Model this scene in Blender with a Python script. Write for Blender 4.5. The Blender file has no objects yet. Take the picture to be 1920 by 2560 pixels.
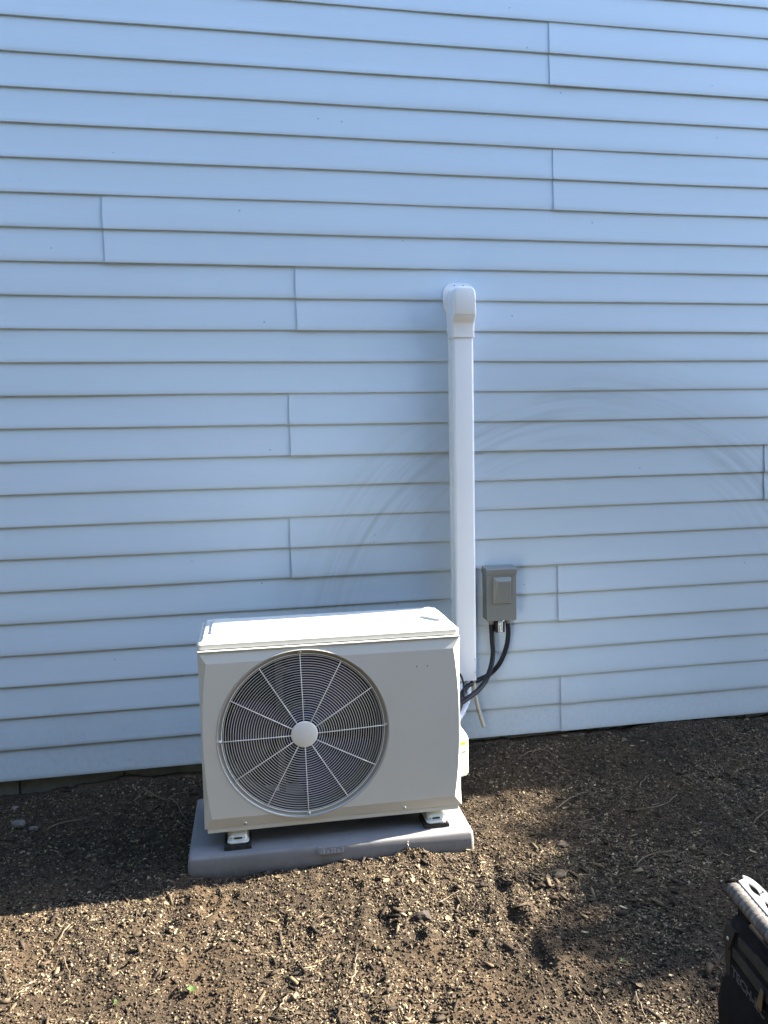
import bpy, bmesh, math, random
import numpy as np
from mathutils import Vector, Matrix

random.seed(7)
rng = np.random.default_rng(11)
SC = bpy.context.scene
COL = SC.collection

# ------------------------------------------------------------------ camera
cam_d = bpy.data.cameras.new('camera')
cam = bpy.data.objects.new('camera', cam_d)
COL.objects.link(cam)
cam_d.sensor_fit = 'VERTICAL'
cam_d.sensor_height = 36.0
cam_d.lens = 36.0 * 1995.0 / 2560.0
cam_d.clip_start = 0.05
cam_d.clip_end = 2000
CR = Vector((0.98266448, -0.18428931, -0.02019812))
CF = Vector((0.18173833, 0.97908523, -0.09145107))
CU = Vector((0.03662913, 0.08619494, 0.99560471))
CP = Vector((-0.2038, -3.3013, 1.3313))
cam.matrix_world = Matrix(((CR.x, CU.x, -CF.x, CP.x), (CR.y, CU.y, -CF.y, CP.y),
                           (CR.z, CU.z, -CF.z, CP.z), (0, 0, 0, 1)))
SC.camera = cam

# ------------------------------------------------------------------ light
SUN_EL = math.radians(33.0)
LXY = Vector((-1.0, -0.095)).normalized()            # where the light travels, seen from above
LDIR = Vector((LXY.x * math.cos(SUN_EL), LXY.y * math.cos(SUN_EL), -math.sin(SUN_EL)))
world = bpy.data.worlds.new('World')
SC.world = world
world.use_nodes = True
wn = world.node_tree.nodes
wl = world.node_tree.links
wn.clear()
sky = wn.new('ShaderNodeTexSky')
sky.sky_type = 'NISHITA'
sky.sun_disc = False
sky.sun_elevation = SUN_EL
sky.sun_rotation = math.atan2(-LXY.x, -LXY.y)
sky.altitude = 50
sky.air_density = 1.0
sky.dust_density = 0.6
sky.ozone_density = 1.2
bg = wn.new('ShaderNodeBackground')
bg.inputs['Strength'].default_value = 0.10
wo = wn.new('ShaderNodeOutputWorld')
wl.new(sky.outputs['Color'], bg.inputs['Color'])
wl.new(bg.outputs['Background'], wo.inputs['Surface'])
sun_d = bpy.data.lights.new('sun', 'SUN')
sun_d.energy = 4.3
sun_d.angle = math.radians(0.53)
sun_d.color = (1.0, 0.90, 0.74)
sun = bpy.data.objects.new('sun', sun_d)
COL.objects.link(sun)
sun.location = (6, 1, 6)
sun.rotation_euler = LDIR.to_track_quat('-Z', 'Y').to_euler()
SC.view_settings.view_transform = 'Standard'
SC.view_settings.look = 'None'
SC.view_settings.exposure = 3.40
SC.view_settings.gamma = 1.0
SC.view_settings.use_curve_mapping = False
SC.render.engine = 'CYCLES'
SC.cycles.max_bounces = 8
SC.cycles.use_denoising = True

# ------------------------------------------------------------------ materials
MATS = {}


class NT:
    def __init__(self, name):
        self.m = bpy.data.materials.new(name)
        self.m.use_nodes = True
        self.t = self.m.node_tree
        self.t.nodes.clear()
        self.out = self.t.nodes.new('ShaderNodeOutputMaterial')
        self.p = self.t.nodes.new('ShaderNodeBsdfPrincipled')
        self.t.links.new(self.p.outputs[0], self.out.inputs['Surface'])

    def n(self, typ, **kw):
        nd = self.t.nodes.new('ShaderNode' + typ)
        for k, v in kw.items():
            if k.startswith('_'):
                setattr(nd, k[1:], v)
            else:
                key = int(k[1:]) if (k[0] == 'i' and k[1:].isdigit()) else k.replace('_', ' ')
                self.set(nd.inputs[key], v)
        return nd

    def set(self, sock, v):
        if isinstance(v, bpy.types.NodeSocket):
            self.t.links.new(v, sock)
        elif isinstance(v, bpy.types.Node):
            self.t.links.new(v.outputs[0], sock)
        else:
            if sock.type == 'RGBA' and len(v) == 3:
                v = (*v, 1)
            sock.default_value = v

    def math(self, op, a, b=0.0, clamp=False):
        nd = self.n('Math', _operation=op, _use_clamp=clamp)
        self.set(nd.inputs[0], a)
        self.set(nd.inputs[1], b)
        return nd.outputs[0]

    def pos(self, sx=1, sy=1, sz=1):
        g = self.n('NewGeometry')
        mp = self.n('Mapping', Scale=(sx, sy, sz))
        self.set(mp.inputs['Vector'], g.outputs['Position'])
        return mp.outputs[0]

    def noise(self, scale, vec=None, detail=4, rough=0.55, dist=0.0):
        nd = self.n('TexNoise', Scale=scale, Detail=detail, Roughness=rough, Distortion=dist)
        self.set(nd.inputs['Vector'], vec if vec is not None else self.pos())
        return nd.outputs['Fac']

    def ramp(self, fac, stops):
        nd = self.n('ValToRGB')
        el = nd.color_ramp.elements
        while len(el) < len(stops):
            el.new(0.5)
        for e, (p, c) in zip(el, stops):
            e.position = p
            e.color = (*c, 1) if len(c) == 3 else c
        self.set(nd.inputs[0], fac)
        return nd.outputs[0]

    def mix(self, fac, a, b, mode='MIX'):
        nd = self.n('Mix', _data_type='RGBA', _blend_type=mode)
        self.set(nd.inputs[0], fac)
        self.set(nd.inputs[6], a)
        self.set(nd.inputs[7], b)
        return nd.outputs[2]

    def bump(self, h, strength=0.3, dist=0.002):
        nd = self.n('Bump', Strength=strength, Distance=dist)
        self.set(nd.inputs['Height'], h)
        self.set(self.p.inputs['Normal'], nd.outputs[0])

    def base(self, c, rough=0.5, spec=0.5, metal=0.0):
        self.set(self.p.inputs['Base Color'], c)
        self.set(self.p.inputs['Roughness'], rough)
        self.p.inputs['Specular IOR Level'].default_value = spec
        self.p.inputs['Metallic'].default_value = metal
        return self


def painted(name, col, rough=0.4, var=0.06, nscale=9.0, grain=0.05, gscale=400, spec=0.5, metal=0.0, dust=None):
    """a plain coloured surface with a little blotchiness, dust and grain of its own"""
    t = NT(name)
    f = t.noise(nscale, detail=5)
    lo = tuple(c * (1 - var) for c in col)
    hi = tuple(min(1, c * (1 + var)) for c in col)
    c = t.ramp(f, [(0.3, lo), (0.7, hi)])
    if dust:
        d = t.noise(35, detail=8, rough=0.7)
        c = t.mix(t.math('MULTIPLY', t.ramp(d, [(0.5, (0, 0, 0)), (0.72, (1, 1, 1))]), dust[3]), c, dust[:3])
    rr = t.math('ADD', t.math('MULTIPLY', t.noise(25, detail=4), 0.18), rough - 0.09)
    t.base(c, rr, spec, metal)
    if grain:
        t.bump(t.noise(gscale, detail=2), grain, 0.001)
    MATS[name] = t.m
    return t.m


# vinyl siding: blue grey, fine grain along the board, rubbed arcs where a bush brushed it
t = NT('vinyl_siding')
blot = t.noise(2.2, t.pos(0.35, 1, 2.0), detail=5)
col = t.ramp(blot, [(0.3, (0.472, 0.570, 0.672)), (0.7, (0.508, 0.605, 0.705))])
strk = t.noise(9, t.pos(0.5, 1, 22), detail=5, rough=0.65)
col = t.mix(0.45, col, t.ramp(strk, [(0.3, (0.463, 0.560, 0.665)), (0.7, (0.52, 0.62, 0.718))]))
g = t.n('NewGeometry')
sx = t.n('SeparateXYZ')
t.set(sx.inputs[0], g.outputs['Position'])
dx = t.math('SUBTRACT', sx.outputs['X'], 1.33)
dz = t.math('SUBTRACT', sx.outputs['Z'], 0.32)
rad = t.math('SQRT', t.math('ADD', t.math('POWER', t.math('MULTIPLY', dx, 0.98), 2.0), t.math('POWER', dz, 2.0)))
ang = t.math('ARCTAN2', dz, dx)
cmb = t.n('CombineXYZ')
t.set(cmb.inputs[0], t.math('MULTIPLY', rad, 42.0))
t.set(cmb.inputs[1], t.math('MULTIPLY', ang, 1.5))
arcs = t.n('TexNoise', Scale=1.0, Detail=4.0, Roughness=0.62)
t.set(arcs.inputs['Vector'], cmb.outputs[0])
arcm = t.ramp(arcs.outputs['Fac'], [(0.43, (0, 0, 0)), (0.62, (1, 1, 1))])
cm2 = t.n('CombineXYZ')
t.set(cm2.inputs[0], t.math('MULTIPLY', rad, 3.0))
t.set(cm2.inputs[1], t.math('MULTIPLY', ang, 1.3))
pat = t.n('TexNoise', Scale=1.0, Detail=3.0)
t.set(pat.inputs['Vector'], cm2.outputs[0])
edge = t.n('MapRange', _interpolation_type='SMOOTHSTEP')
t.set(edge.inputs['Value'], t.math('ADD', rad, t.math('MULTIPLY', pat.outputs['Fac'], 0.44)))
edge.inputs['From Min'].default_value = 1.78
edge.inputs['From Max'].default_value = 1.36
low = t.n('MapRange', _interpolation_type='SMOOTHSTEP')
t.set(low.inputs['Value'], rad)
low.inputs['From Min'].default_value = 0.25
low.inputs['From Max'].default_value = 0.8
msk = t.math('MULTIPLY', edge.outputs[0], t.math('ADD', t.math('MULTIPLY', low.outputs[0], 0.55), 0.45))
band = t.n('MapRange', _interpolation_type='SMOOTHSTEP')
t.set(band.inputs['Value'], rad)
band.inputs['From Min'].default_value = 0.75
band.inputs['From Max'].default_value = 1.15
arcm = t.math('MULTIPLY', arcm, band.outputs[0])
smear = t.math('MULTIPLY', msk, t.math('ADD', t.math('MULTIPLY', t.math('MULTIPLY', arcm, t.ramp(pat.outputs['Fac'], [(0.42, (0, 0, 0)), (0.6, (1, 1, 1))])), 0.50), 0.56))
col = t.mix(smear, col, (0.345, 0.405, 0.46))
spk = t.n('TexVoronoi', Scale=9.0)
t.set(spk.inputs['Vector'], t.pos())
col = t.mix(t.math('MULTIPLY', t.math('LESS_THAN', spk.outputs['Distance'], 0.035), 0.55), col, (0.10, 0.13, 0.17))
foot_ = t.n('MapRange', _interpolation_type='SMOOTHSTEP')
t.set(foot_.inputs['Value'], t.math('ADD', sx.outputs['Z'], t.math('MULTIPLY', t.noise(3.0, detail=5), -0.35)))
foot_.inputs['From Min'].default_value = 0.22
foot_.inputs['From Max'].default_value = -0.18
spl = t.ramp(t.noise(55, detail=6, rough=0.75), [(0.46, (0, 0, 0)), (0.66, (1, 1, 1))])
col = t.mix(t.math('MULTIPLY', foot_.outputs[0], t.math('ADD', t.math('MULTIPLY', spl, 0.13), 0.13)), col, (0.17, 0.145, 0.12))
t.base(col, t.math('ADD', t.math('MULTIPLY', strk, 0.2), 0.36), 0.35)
t.bump(t.noise(30, t.pos(1.2, 1, 26), detail=4), 0.26, 0.0014)
MATS['siding'] = t.m

painted('sheathing', (0.05, 0.055, 0.06), 0.8)
t = NT('concrete_block')
f1 = t.noise(14, detail=8, rough=0.65)
f2 = t.noise(160, detail=4)
c = t.ramp(f1, [(0.3, (0.095, 0.098, 0.102)), (0.7, (0.175, 0.18, 0.185))])
c = t.mix(t.math('MULTIPLY', f2, 0.5), c, (0.12, 0.115, 0.105))
t.base(c, 0.9, 0.2)
t.bump(t.math('ADD', f2, f1), 0.7, 0.004)
MATS['block'] = t.m
painted('mortar', (0.10, 0.097, 0.09), 0.95, var=0.2, grain=0.5, gscale=180)
painted('cabinet_white', (0.535, 0.535, 0.505), 0.42, var=0.025, nscale=5, grain=0.04, gscale=700)
painted('grille_white', (0.74, 0.73, 0.70), 0.42, var=0.02, grain=0)
painted('ring_beige', (0.31, 0.305, 0.285), 0.5, var=0.03, grain=0.03)
painted('fan_plastic', (0.009, 0.008, 0.060), 0.36, var=0.2, grain=0.0)
painted('coil_dark', (0.006, 0.006, 0.007), 0.7, var=0.2, grain=0.2)
painted('bracket_zinc', (0.05, 0.06, 0.062), 0.5, metal=0.2, grain=0)
painted('shroud_grey', (0.022, 0.026, 0.03), 0.6, grain=0)
painted('foot_white', (0.66, 0.68, 0.66), 0.38, var=0.04, dust=(0.30, 0.25, 0.19, 0.35))
painted('screw_zinc', (0.55, 0.55, 0.54), 0.32, metal=0.85, grain=0)
painted('black_hole', (0.008, 0.008, 0.009), 0.9, grain=0)
painted('rubber', (0.014, 0.014, 0.015), 0.7, var=0.2, dust=(0.11, 0.09, 0.07, 0.5))
painted('label_paper', (0.74, 0.76, 0.74), 0.5, var=0.02)
painted('label_yellow', (0.80, 0.52, 0.02), 0.5, var=0.03)
painted('label_ink', (0.03, 0.03, 0.03), 0.6)
painted('duct_white', (0.735, 0.755, 0.80), 0.36, var=0.02, nscale=4, grain=0.03, gscale=500)
painted('box_grey', (0.158, 0.167, 0.164), 0.46, var=0.06, grain=0.10, gscale=600)
painted('conduit_black', (0.006, 0.008, 0.012), 0.55, spec=0.3, var=0.12, nscale=30)
painted('cable_black', (0.012, 0.012, 0.012), 0.45)
painted('hose_tan', (0.40, 0.365, 0.31), 0.55, var=0.08)
painted('tag_black', (0.012, 0.012, 0.013), 0.4)
t = NT('pipe_wrap')
wv = t.n('TexWave', Scale=42.0, Distortion=3.5, Detail=2.0)
wv.bands_direction = 'DIAGONAL'
t.set(wv.inputs['Vector'], t.pos())
c = t.ramp(wv.outputs['Fac'], [(0.15, (0.38, 0.45, 0.58)), (0.55, (0.72, 0.75, 0.80))])
t.base(c, 0.35, 0.5)
t.bump(wv.outputs['Fac'], 0.8, 0.003)
MATS['wrap'] = t.m

t = NT('pad_plastic')
f1 = t.noise(6, detail=7, rough=0.65)
c = t.ramp(f1, [(0.3, (0.145, 0.145, 0.156)), (0.7, (0.180, 0.180, 0.190))])
d = t.noise(60, detail=8, rough=0.7)
c = t.mix(t.math('MULTIPLY', t.ramp(d, [(0.52, (0, 0, 0)), (0.70, (1, 1, 1))]), 0.30), c, (0.13, 0.105, 0.085))
sp = t.n('TexVoronoi', Scale=26.0)
t.set(sp.inputs['Vector'], t.pos())
c = t.mix(t.math('MULTIPLY', t.math('LESS_THAN', sp.outputs['Distance'], 0.06), 0.75), c, (0.05, 0.04, 0.032))
g = t.n('NewGeometry')
sx = t.n('SeparateXYZ')
t.set(sx.inputs[0], g.outputs['Position'])
soil_ = t.n('MapRange', _interpolation_type='SMOOTHSTEP')
t.set(soil_.inputs['Value'], t.math('ADD', sx.outputs['Z'], t.math('MULTIPLY', t.noise(22, detail=6), 0.06)))
soil_.inputs['From Min'].default_value = -0.035
soil_.inputs['From Max'].default_value = -0.072
c = t.mix(t.math('MULTIPLY', soil_.outputs[0], 0.55), c, (0.075, 0.058, 0.042))
t.base(c, 0.66, 0.3)
t.bump(t.noise(420, detail=3), 0.6, 0.0018)
MATS['pad'] = t.m
painted('pad_letter', (0.30, 0.29, 0.305), 0.6, var=0.05, grain=0.1)
painted('pale_scratch', (0.55, 0.53, 0.52), 0.7)

# soil and what lies on it
t = NT('soil')
f1 = t.noise(3.0, detail=7, rough=0.6)
f2 = t.noise(46, detail=8, rough=0.7)
f3 = t.noise(190, detail=5, rough=0.7)
c = t.ramp(f2, [(0.30, (0.008, 0.0064, 0.0047)), (0.50, (0.032, 0.0238, 0.0162)), (0.72, (0.082, 0.060, 0.039))])
c = t.mix(t.math('MULTIPLY', t.ramp(f1, [(0.46, (0, 0, 0)), (0.62, (1, 1, 1))]), 0.45), c, (0.080, 0.053, 0.031))
c = t.mix(t.ramp(f3, [(0.58, (0, 0, 0)), (0.70, (0.8, 0.8, 0.8))]), c, (0.165, 0.126, 0.082))
t.base(c, 0.95, 0.15)
t.bump(t.math('ADD', t.math('MULTIPLY', f2, 0.6), t.math('MULTIPLY', f3, 0.7)), 1.0, 0.009)
MATS['soil'] = t.m


def toned(name, stops, rough=0.85, spec=0.2, bumps=None):
    t = NT(name)
    a = t.n('Attribute', _attribute_name='tone')
    c = t.ramp(a.outputs['Fac'], stops)
    f = t.noise(150, detail=4)
    c = t.mix(t.math('MULTIPLY', f, 0.30), c, (0.05, 0.037, 0.026))
    t.base(c, rough, spec)
    if bumps:
        t.bump(t.noise(bumps, detail=3), 0.5, 0.001)
    MATS[name] = t.m


toned('crumb', [(0.0, (0.005, 0.0045, 0.004)), (0.42, (0.019, 0.0145, 0.0102)), (0.70, (0.060, 0.0445, 0.030)),
                (0.90, (0.17, 0.131, 0.086)), (1.0, (0.34, 0.275, 0.185))])
toned('chip', [(0.0, (0.008, 0.006, 0.005)), (0.40, (0.042, 0.031, 0.021)), (0.72, (0.15, 0.115, 0.073)),
               (1.0, (0.40, 0.325, 0.21))], bumps=300)
toned('leaf_dry', [(0.0, (0.018, 0.013, 0.009)), (0.4, (0.088, 0.064, 0.039)), (0.75, (0.24, 0.188, 0.112)),
                   (1.0, (0.44, 0.37, 0.23))], rough=0.65, spec=0.3)
toned('straw', [(0.0, (0.05, 0.036, 0.022)), (0.5, (0.16, 0.12, 0.075)), (1.0, (0.42, 0.34, 0.225))])
painted('twig_bark', (0.10, 0.075, 0.052), 0.85, var=0.35, nscale=60, grain=0.4, gscale=250)
painted('bark', (0.10, 0.08, 0.06), 0.9, var=0.3, nscale=12, grain=0.6, gscale=60)
painted('clod_dark', (0.030, 0.023, 0.017), 0.95, var=0.4, nscale=60, grain=0.6, gscale=200)
painted('stone', (0.10, 0.095, 0.09), 0.85, var=0.25, nscale=40, grain=0.4, gscale=200)
painted('weed_green', (0.05, 0.08, 0.022), 0.5, var=0.2, nscale=40)
painted('tree_leaf', (0.055, 0.095, 0.03), 0.55, var=0.3, nscale=3)
painted('grass_far', (0.07, 0.09, 0.035), 0.9)
painted('roof_shingle', (0.06, 0.06, 0.065), 0.9, var=0.3, nscale=20, grain=0.5, gscale=80)
painted('evergreen', (0.035, 0.055, 0.026), 0.7, var=0.3, nscale=4)
painted('trim_white', (0.72, 0.73, 0.74), 0.45)
painted('bag_black', (0.0030, 0.0033, 0.0055), 0.85, var=0.25, spec=0.2, nscale=30, grain=0.5, gscale=900, dust=(0.03, 0.026, 0.022, 0.35))
painted('bag_grey', (0.015, 0.0145, 0.014), 0.8, var=0.15, nscale=30, grain=0.6, gscale=900, dust=(0.07, 0.06, 0.05, 0.35))
painted('bag_strap', (0.008, 0.0078, 0.008), 0.7, var=0.2, nscale=40, grain=0.5, gscale=800)
painted('grip_grey', (0.058, 0.053, 0.050), 0.6, var=0.25, nscale=50, grain=0.3, gscale=500, dust=(0.32, 0.28, 0.24, 0.5))
painted('plate_white', (0.60, 0.60, 0.59), 0.42, var=0.08, nscale=40, dust=(0.30, 0.25, 0.20, 0.4))
painted('thread_white', (0.22, 0.22, 0.25), 0.6)
painted('zip_metal', (0.10, 0.088, 0.068), 0.4, metal=0.7)
painted('cord_orange', (0.42, 0.20, 0.14), 0.5)

# ------------------------------------------------------------------ mesh helpers
ORG = {}


def root(name, loc, label, cat, group=None, rz=0.0):
    o = bpy.data.objects.new(name, None)
    o.empty_display_size = 0.05
    COL.objects.link(o)
    o.location = loc
    o.rotation_euler = (0, 0, rz)
    ORG[o.name] = Vector(loc)
    return tag(o, label, cat, group)


def tag(o, label=None, cat=None, group=None, kind=None):
    if label:
        o['label'] = label
    if cat:
        o['category'] = cat
    if group:
        o['group'] = group
    if kind:
        o['kind'] = kind
    return o


def mk(name, verts, faces, mat, parent=None, smooth=False, loc=None, bevel=0.0, seg=2):
    """one mesh object; verts are in the unrotated place frame"""
    if parent is not None:
        o0 = ORG[parent.name]
    else:
        o0 = Vector(loc) if loc is not None else Vector((0, 0, 0))
    me = bpy.data.meshes.new(name)
    me.from_pydata([(v[0] - o0.x, v[1] - o0.y, v[2] - o0.z) for v in verts], [], faces)
    bm = bmesh.new()
    bm.from_mesh(me)
    bmesh.ops.recalc_face_normals(bm, faces=bm.faces)
    if bevel:
        bmesh.ops.bevel(bm, geom=[e for e in bm.edges if e.calc_face_angle(0) > 0.6], offset=bevel,
                        segments=seg, profile=0.7, affect='EDGES', clamp_overlap=True)
    bm.to_mesh(me)
    bm.free()
    me.materials.append(MATS[mat])
    if smooth:
        me.polygons.foreach_set('use_smooth', [True] * len(me.polygons))
    o = bpy.data.objects.new(name, me)
    COL.objects.link(o)
    if parent is not None:
        o.parent = parent
    else:
        o.location = o0
    ORG[o.name] = o0
    return o


def box(x0, x1, y0, y1, z0, z1):
    v = [(x, y, z) for z in (z0, z1) for y in (y0, y1) for x in (x0, x1)]
    f = [(0, 1, 3, 2), (4, 6, 7, 5), (0, 4, 5, 1), (2, 3, 7, 6), (0, 2, 6, 4), (1, 5, 7, 3)]
    return v, f


def join(parts):
    V, F = [], []
    for v, f in parts:
        n = len(V)
        V += list(v)
        F += [tuple(i + n for i in q) for q in f]
    return V, F


def loft(rings, closed=True, cap0=True, cap1=True):
    n = len(rings[0])
    V = [p for r in rings for p in r]
    F = []
    for i in range(len(rings) - 1):
        for j in range(n if closed else n - 1):
            a, b = i * n + j, i * n + (j + 1) % n
            F.append((a, b, b + n, a + n))
    if cap0:
        F.append(tuple(range(n))[::-1])
    if cap1:
        F.append(tuple((len(rings) - 1) * n + j for j in range(n)))
    return V, F


def prism(poly, y0, y1):
    """polygon in (x, z), extruded along y"""
    return loft([[(x, y0, z) for x, z in poly], [(x, y1, z) for x, z in poly]])


def lathe(prof, cx, cz, n=96, closed=False):
    """profile of (r, y) turned about the y axis through (cx, cz)"""
    rings = []
    for r, y in prof:
        rings.append([(cx + r * math.cos(2 * math.pi * k / n), y, cz + r * math.sin(2 * math.pi * k / n)) for k in range(n)])
    V, F = loft(rings, True, False, False)
    if closed:
        m = len(prof)
        for j in range(n):
            a, b = (m - 1) * n + j, (m - 1) * n + (j + 1) % n
            F.append((a, b, (j + 1) % n, j))
    return V, F


def disc(cx, cz, r, y0, y1, n=24):
    return prism([(cx + r * math.cos(2 * math.pi * k / n), cz + r * math.sin(2 * math.pi * k / n)) for k in range(n)], y0, y1)


def catmull(pts, per=8):
    P = [Vector(p) for p in pts]
    P = [P[0] * 2 - P[1]] + P + [P[-1] * 2 - P[-2]]
    out = []
    for i in range(1, len(P) - 2):
        for k in range(per):
            s = k / per
            a, b, c, d = P[i - 1], P[i], P[i + 1], P[i + 2]
            out.append(0.5 * ((2 * b) + (c - a) * s + (2 * a - 5 * b + 4 * c - d) * s * s + (3 * b - a - 3 * c + d) * s ** 3))
    out.append(P[-2])
    return out


def tube(path, r, n=12, cap=True, flat=1.0):
    path = [Vector(p) for p in path]
    rings = []
    up = Vector((0.13, 0.21, 0.97)).normalized()
    for i, p in enumerate(path):
        tg = (path[min(i + 1, len(path) - 1)] - path[max(i - 1, 0)]).normalized()
        a = tg.cross(up)
        if a.length < 1e-3:
            a = tg.cross(Vector((1, 0, 0)))
        a.normalize()
        b = tg.cross(a).normalized()
        rr = r(i / (len(path) - 1)) if callable(r) else r
        rings.append([tuple(p + a * rr * math.cos(2 * math.pi * k / n) + b * rr * flat * math.sin(2 * math.pi * k / n)) for k in range(n)])
    return loft(rings, True, cap, cap)


def sstep(a, b, x):
    t_ = np.clip((x - a) / (b - a), 0, 1)
    return t_ * t_ * (3 - 2 * t_)


def text_geo(s, size, extrude=0.0005, outline=0.0):
    cu = bpy.data.curves.new('lettering', 'FONT')
    cu.body = s
    cu.size = size
    cu.resolution_u = 3
    if outline:
        cu.fill_mode = 'NONE'
        cu.bevel_depth = outline
        cu.bevel_resolution = 0
    else:
        cu.extrude = extrude
    ob = bpy.data.objects.new('lettering', cu)
    COL.objects.link(ob)
    dg = bpy.context.evaluated_depsgraph_get()
    me = ob.evaluated_get(dg).to_mesh()
    V = [tuple(v.co) for v in me.vertices]
    F = [tuple(p.vertices) for p in me.polygons]
    bpy.data.objects.remove(ob)
    bpy.data.curves.remove(cu)
    return V, F


# ------------------------------------------------------------------ ground
def vnoise(x, y, scale, seed):
    r = np.random.default_rng(seed)
    lat = r.random((256, 256))
    u, v = np.asarray(x) / scale + 1000.3, np.asarray(y) / scale + 1000.7
    i, j = np.floor(u).astype(int), np.floor(v).astype(int)
    a, b = u - i, v - j
    a, b = a * a * (3 - 2 * a), b * b * (3 - 2 * b)
    g_ = lambda p, q: lat[p % 256, q % 256]
    return (g_(i, j) * (1 - a) * (1 - b) + g_(i + 1, j) * a * (1 - b) + g_(i, j + 1) * (1 - a) * b + g_(i + 1, j + 1) * a * b) * 2 - 1


TRENCH = [((0.60, -0.80), (0.577, -0.986), 0.012, 0.020), ((0.577, -0.986), (0.557, -1.134), 0.016, 0.022),
          ((0.557, -1.134), (0.565, -1.36), 0.020, 0.024), ((0.196, -0.99), (0.165, -1.14), 0.020, 0.026),
          ((0.06, -1.11), (-0.03, -1.21), 0.013, 0.024), ((-0.43, -0.86), (-0.455, -0.97), 0.018, 0.022),
          ((-0.47, -1.13), (-0.50, -1.20), 0.014, 0.03), ((-0.33, -0.90), (-0.335, -0.915), 0.020, 0.018),
          ((-0.26, -0.865), (-0.265, -0.87), 0.018, 0.014), ((0.335, -0.79), (0.35, -0.80), 0.026, 0.028),
          ((0.11, -0.885), (0.12, -0.89), 0.020, 0.016), ((0.27, -1.16), (0.262, -1.18), 0.022, 0.016),
          ((-0.60, -0.94), (-0.63, -1.00), 0.013, 0.022), ((0.09, -1.30), (0.05, -1.42), 0.014, 0.03),
          ((0.70, -1.33), (0.72, -1.36), 0.014, 0.02), ((-0.12, -1.02), (-0.14, -1.05), 0.016, 0.02)]
WX = [-9, -1.3, -1.18, -0.9, -0.67, -0.43, 0, 0.6, 1.2, 1.9, 2.3, 6]
WZ = [-0.10, -0.09, -0.082, -0.062, -0.034, -0.046, -0.05, -0.022, -0.013, -0.013, -0.032, -0.06]


def gz(x, y):
    x, y = np.asarray(x, float), np.asarray(y, float)
    near = sstep(0.0, 0.55, -y)
    z = np.interp(x, WX, WZ) * (1 - near) + (-0.100 - 0.006 * sstep(0.9, 1.8, -y)) * near
    z = z + 0.022 * np.exp(-((x - 0.34) ** 2 + (y + 0.745) ** 2) / 0.05 ** 2)
    z = z + 0.014 * np.exp(-((x + 0.44) ** 2 + (y + 0.74) ** 2) / 0.08 ** 2)
    z = z + 0.016 * np.exp(-((x - 0.72) ** 2 / 0.2 ** 2 + (y + 0.62) ** 2 / 0.3 ** 2))
    for (a, b, dep, w) in TRENCH:
        ax, ay, bx_, by_ = *a, *b
        L2 = (bx_ - ax) ** 2 + (by_ - ay) ** 2
        tt = np.clip(((x - ax) * (bx_ - ax) + (y - ay) * (by_ - ay)) / L2, 0, 1)
        wob = 0.012 * vnoise(x, y, 0.06, 91) + 0.005 * vnoise(x, y, 0.02, 92)
        d = np.hypot(x - ax - tt * (bx_ - ax) + wob, y - ay - tt * (by_ - ay))
        z = z - (0.55 if ax > 0.54 and ay > -1.2 else 0.36) * dep * np.exp(-(d / w) ** 2) + 0.35 * dep * np.exp(-((d - 2.0 * w) / (0.8 * w)) ** 2)
    fade = sstep(40, 10, np.hypot(x, y))
    z = z + fade * (0.010 * vnoise(x, y, 0.31, 1) + 0.0065 * vnoise(x, y, 0.11, 2) + 0.0052 * vnoise(x, y, 0.045, 3)
                    + 0.0034 * vnoise(x, y, 0.021, 4) + 0.0014 * vnoise(x, y, 0.010, 5))
    # never above the slab's top nor over the siding's foot
    z = np.where(y > -0.02, np.minimum(z, -0.006), z)
    inpad = (np.abs(x - 0.087) < 0.47) & (np.abs(y + 0.50) < 0.215)
    return np.where(inpad, np.minimum(z, -0.112), z)


def graded(lo, hi, step, far, ratio):
    c = list(np.arange(lo, hi + step / 2, step))
    s, a = step, hi
    up, dn = [], []
    while a < far:
        s *= ratio
        a += s
        up.append(a)
    s, a = step, lo
    while a > -far:
        s *= ratio
        a -= s
        dn.append(a)
    return np.array(dn[::-1] + c + up)


gx = graded(-1.45, 2.5, 0.0085, 900, 1.30)
gy = graded(-2.1, 0.05, 0.0085, 900, 1.30)
GX, GY = np.meshgrid(gx, gy)
GZ = gz(GX, GY)
nx, ny = len(gx), len(gy)


def fast_mesh(name, V, tri, mat, tone=None, quads=False, smooth=True):
    V = np.asarray(V, np.float32)
    tri = np.asarray(tri, np.int32)
    k = tri.shape[1]
    me = bpy.data.meshes.new(name)
    me.vertices.add(len(V))
    me.vertices.foreach_set('co', V.ravel())
    me.loops.add(tri.size)
    me.loops.foreach_set('vertex_index', tri.ravel())
    me.polygons.add(len(tri))
    me.polygons.foreach_set('loop_start', np.arange(len(tri), dtype=np.int32) * k)
    me.update(calc_edges=True)
    if smooth:
        me.polygons.foreach_set('use_smooth', np.ones(len(tri), bool))
    if tone is not None:
        a = me.attributes.new('tone', 'FLOAT', 'POINT')
        a.data.foreach_set('value', np.asarray(tone, np.float32))
    me.materials.append(MATS[mat])
    me.validate()
    o = bpy.data.objects.new(name, me)
    COL.objects.link(o)
    return o


ii = (np.arange(ny - 1)[:, None] * nx + np.arange(nx - 1)[None, :]).ravel()
ground = fast_mesh('ground', np.stack([GX, GY, GZ], -1).reshape(-1, 3),
                   np.stack([ii, ii + 1, ii + nx + 1, ii + nx], -1), 'soil')
tag(ground, kind='structure')

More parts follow.
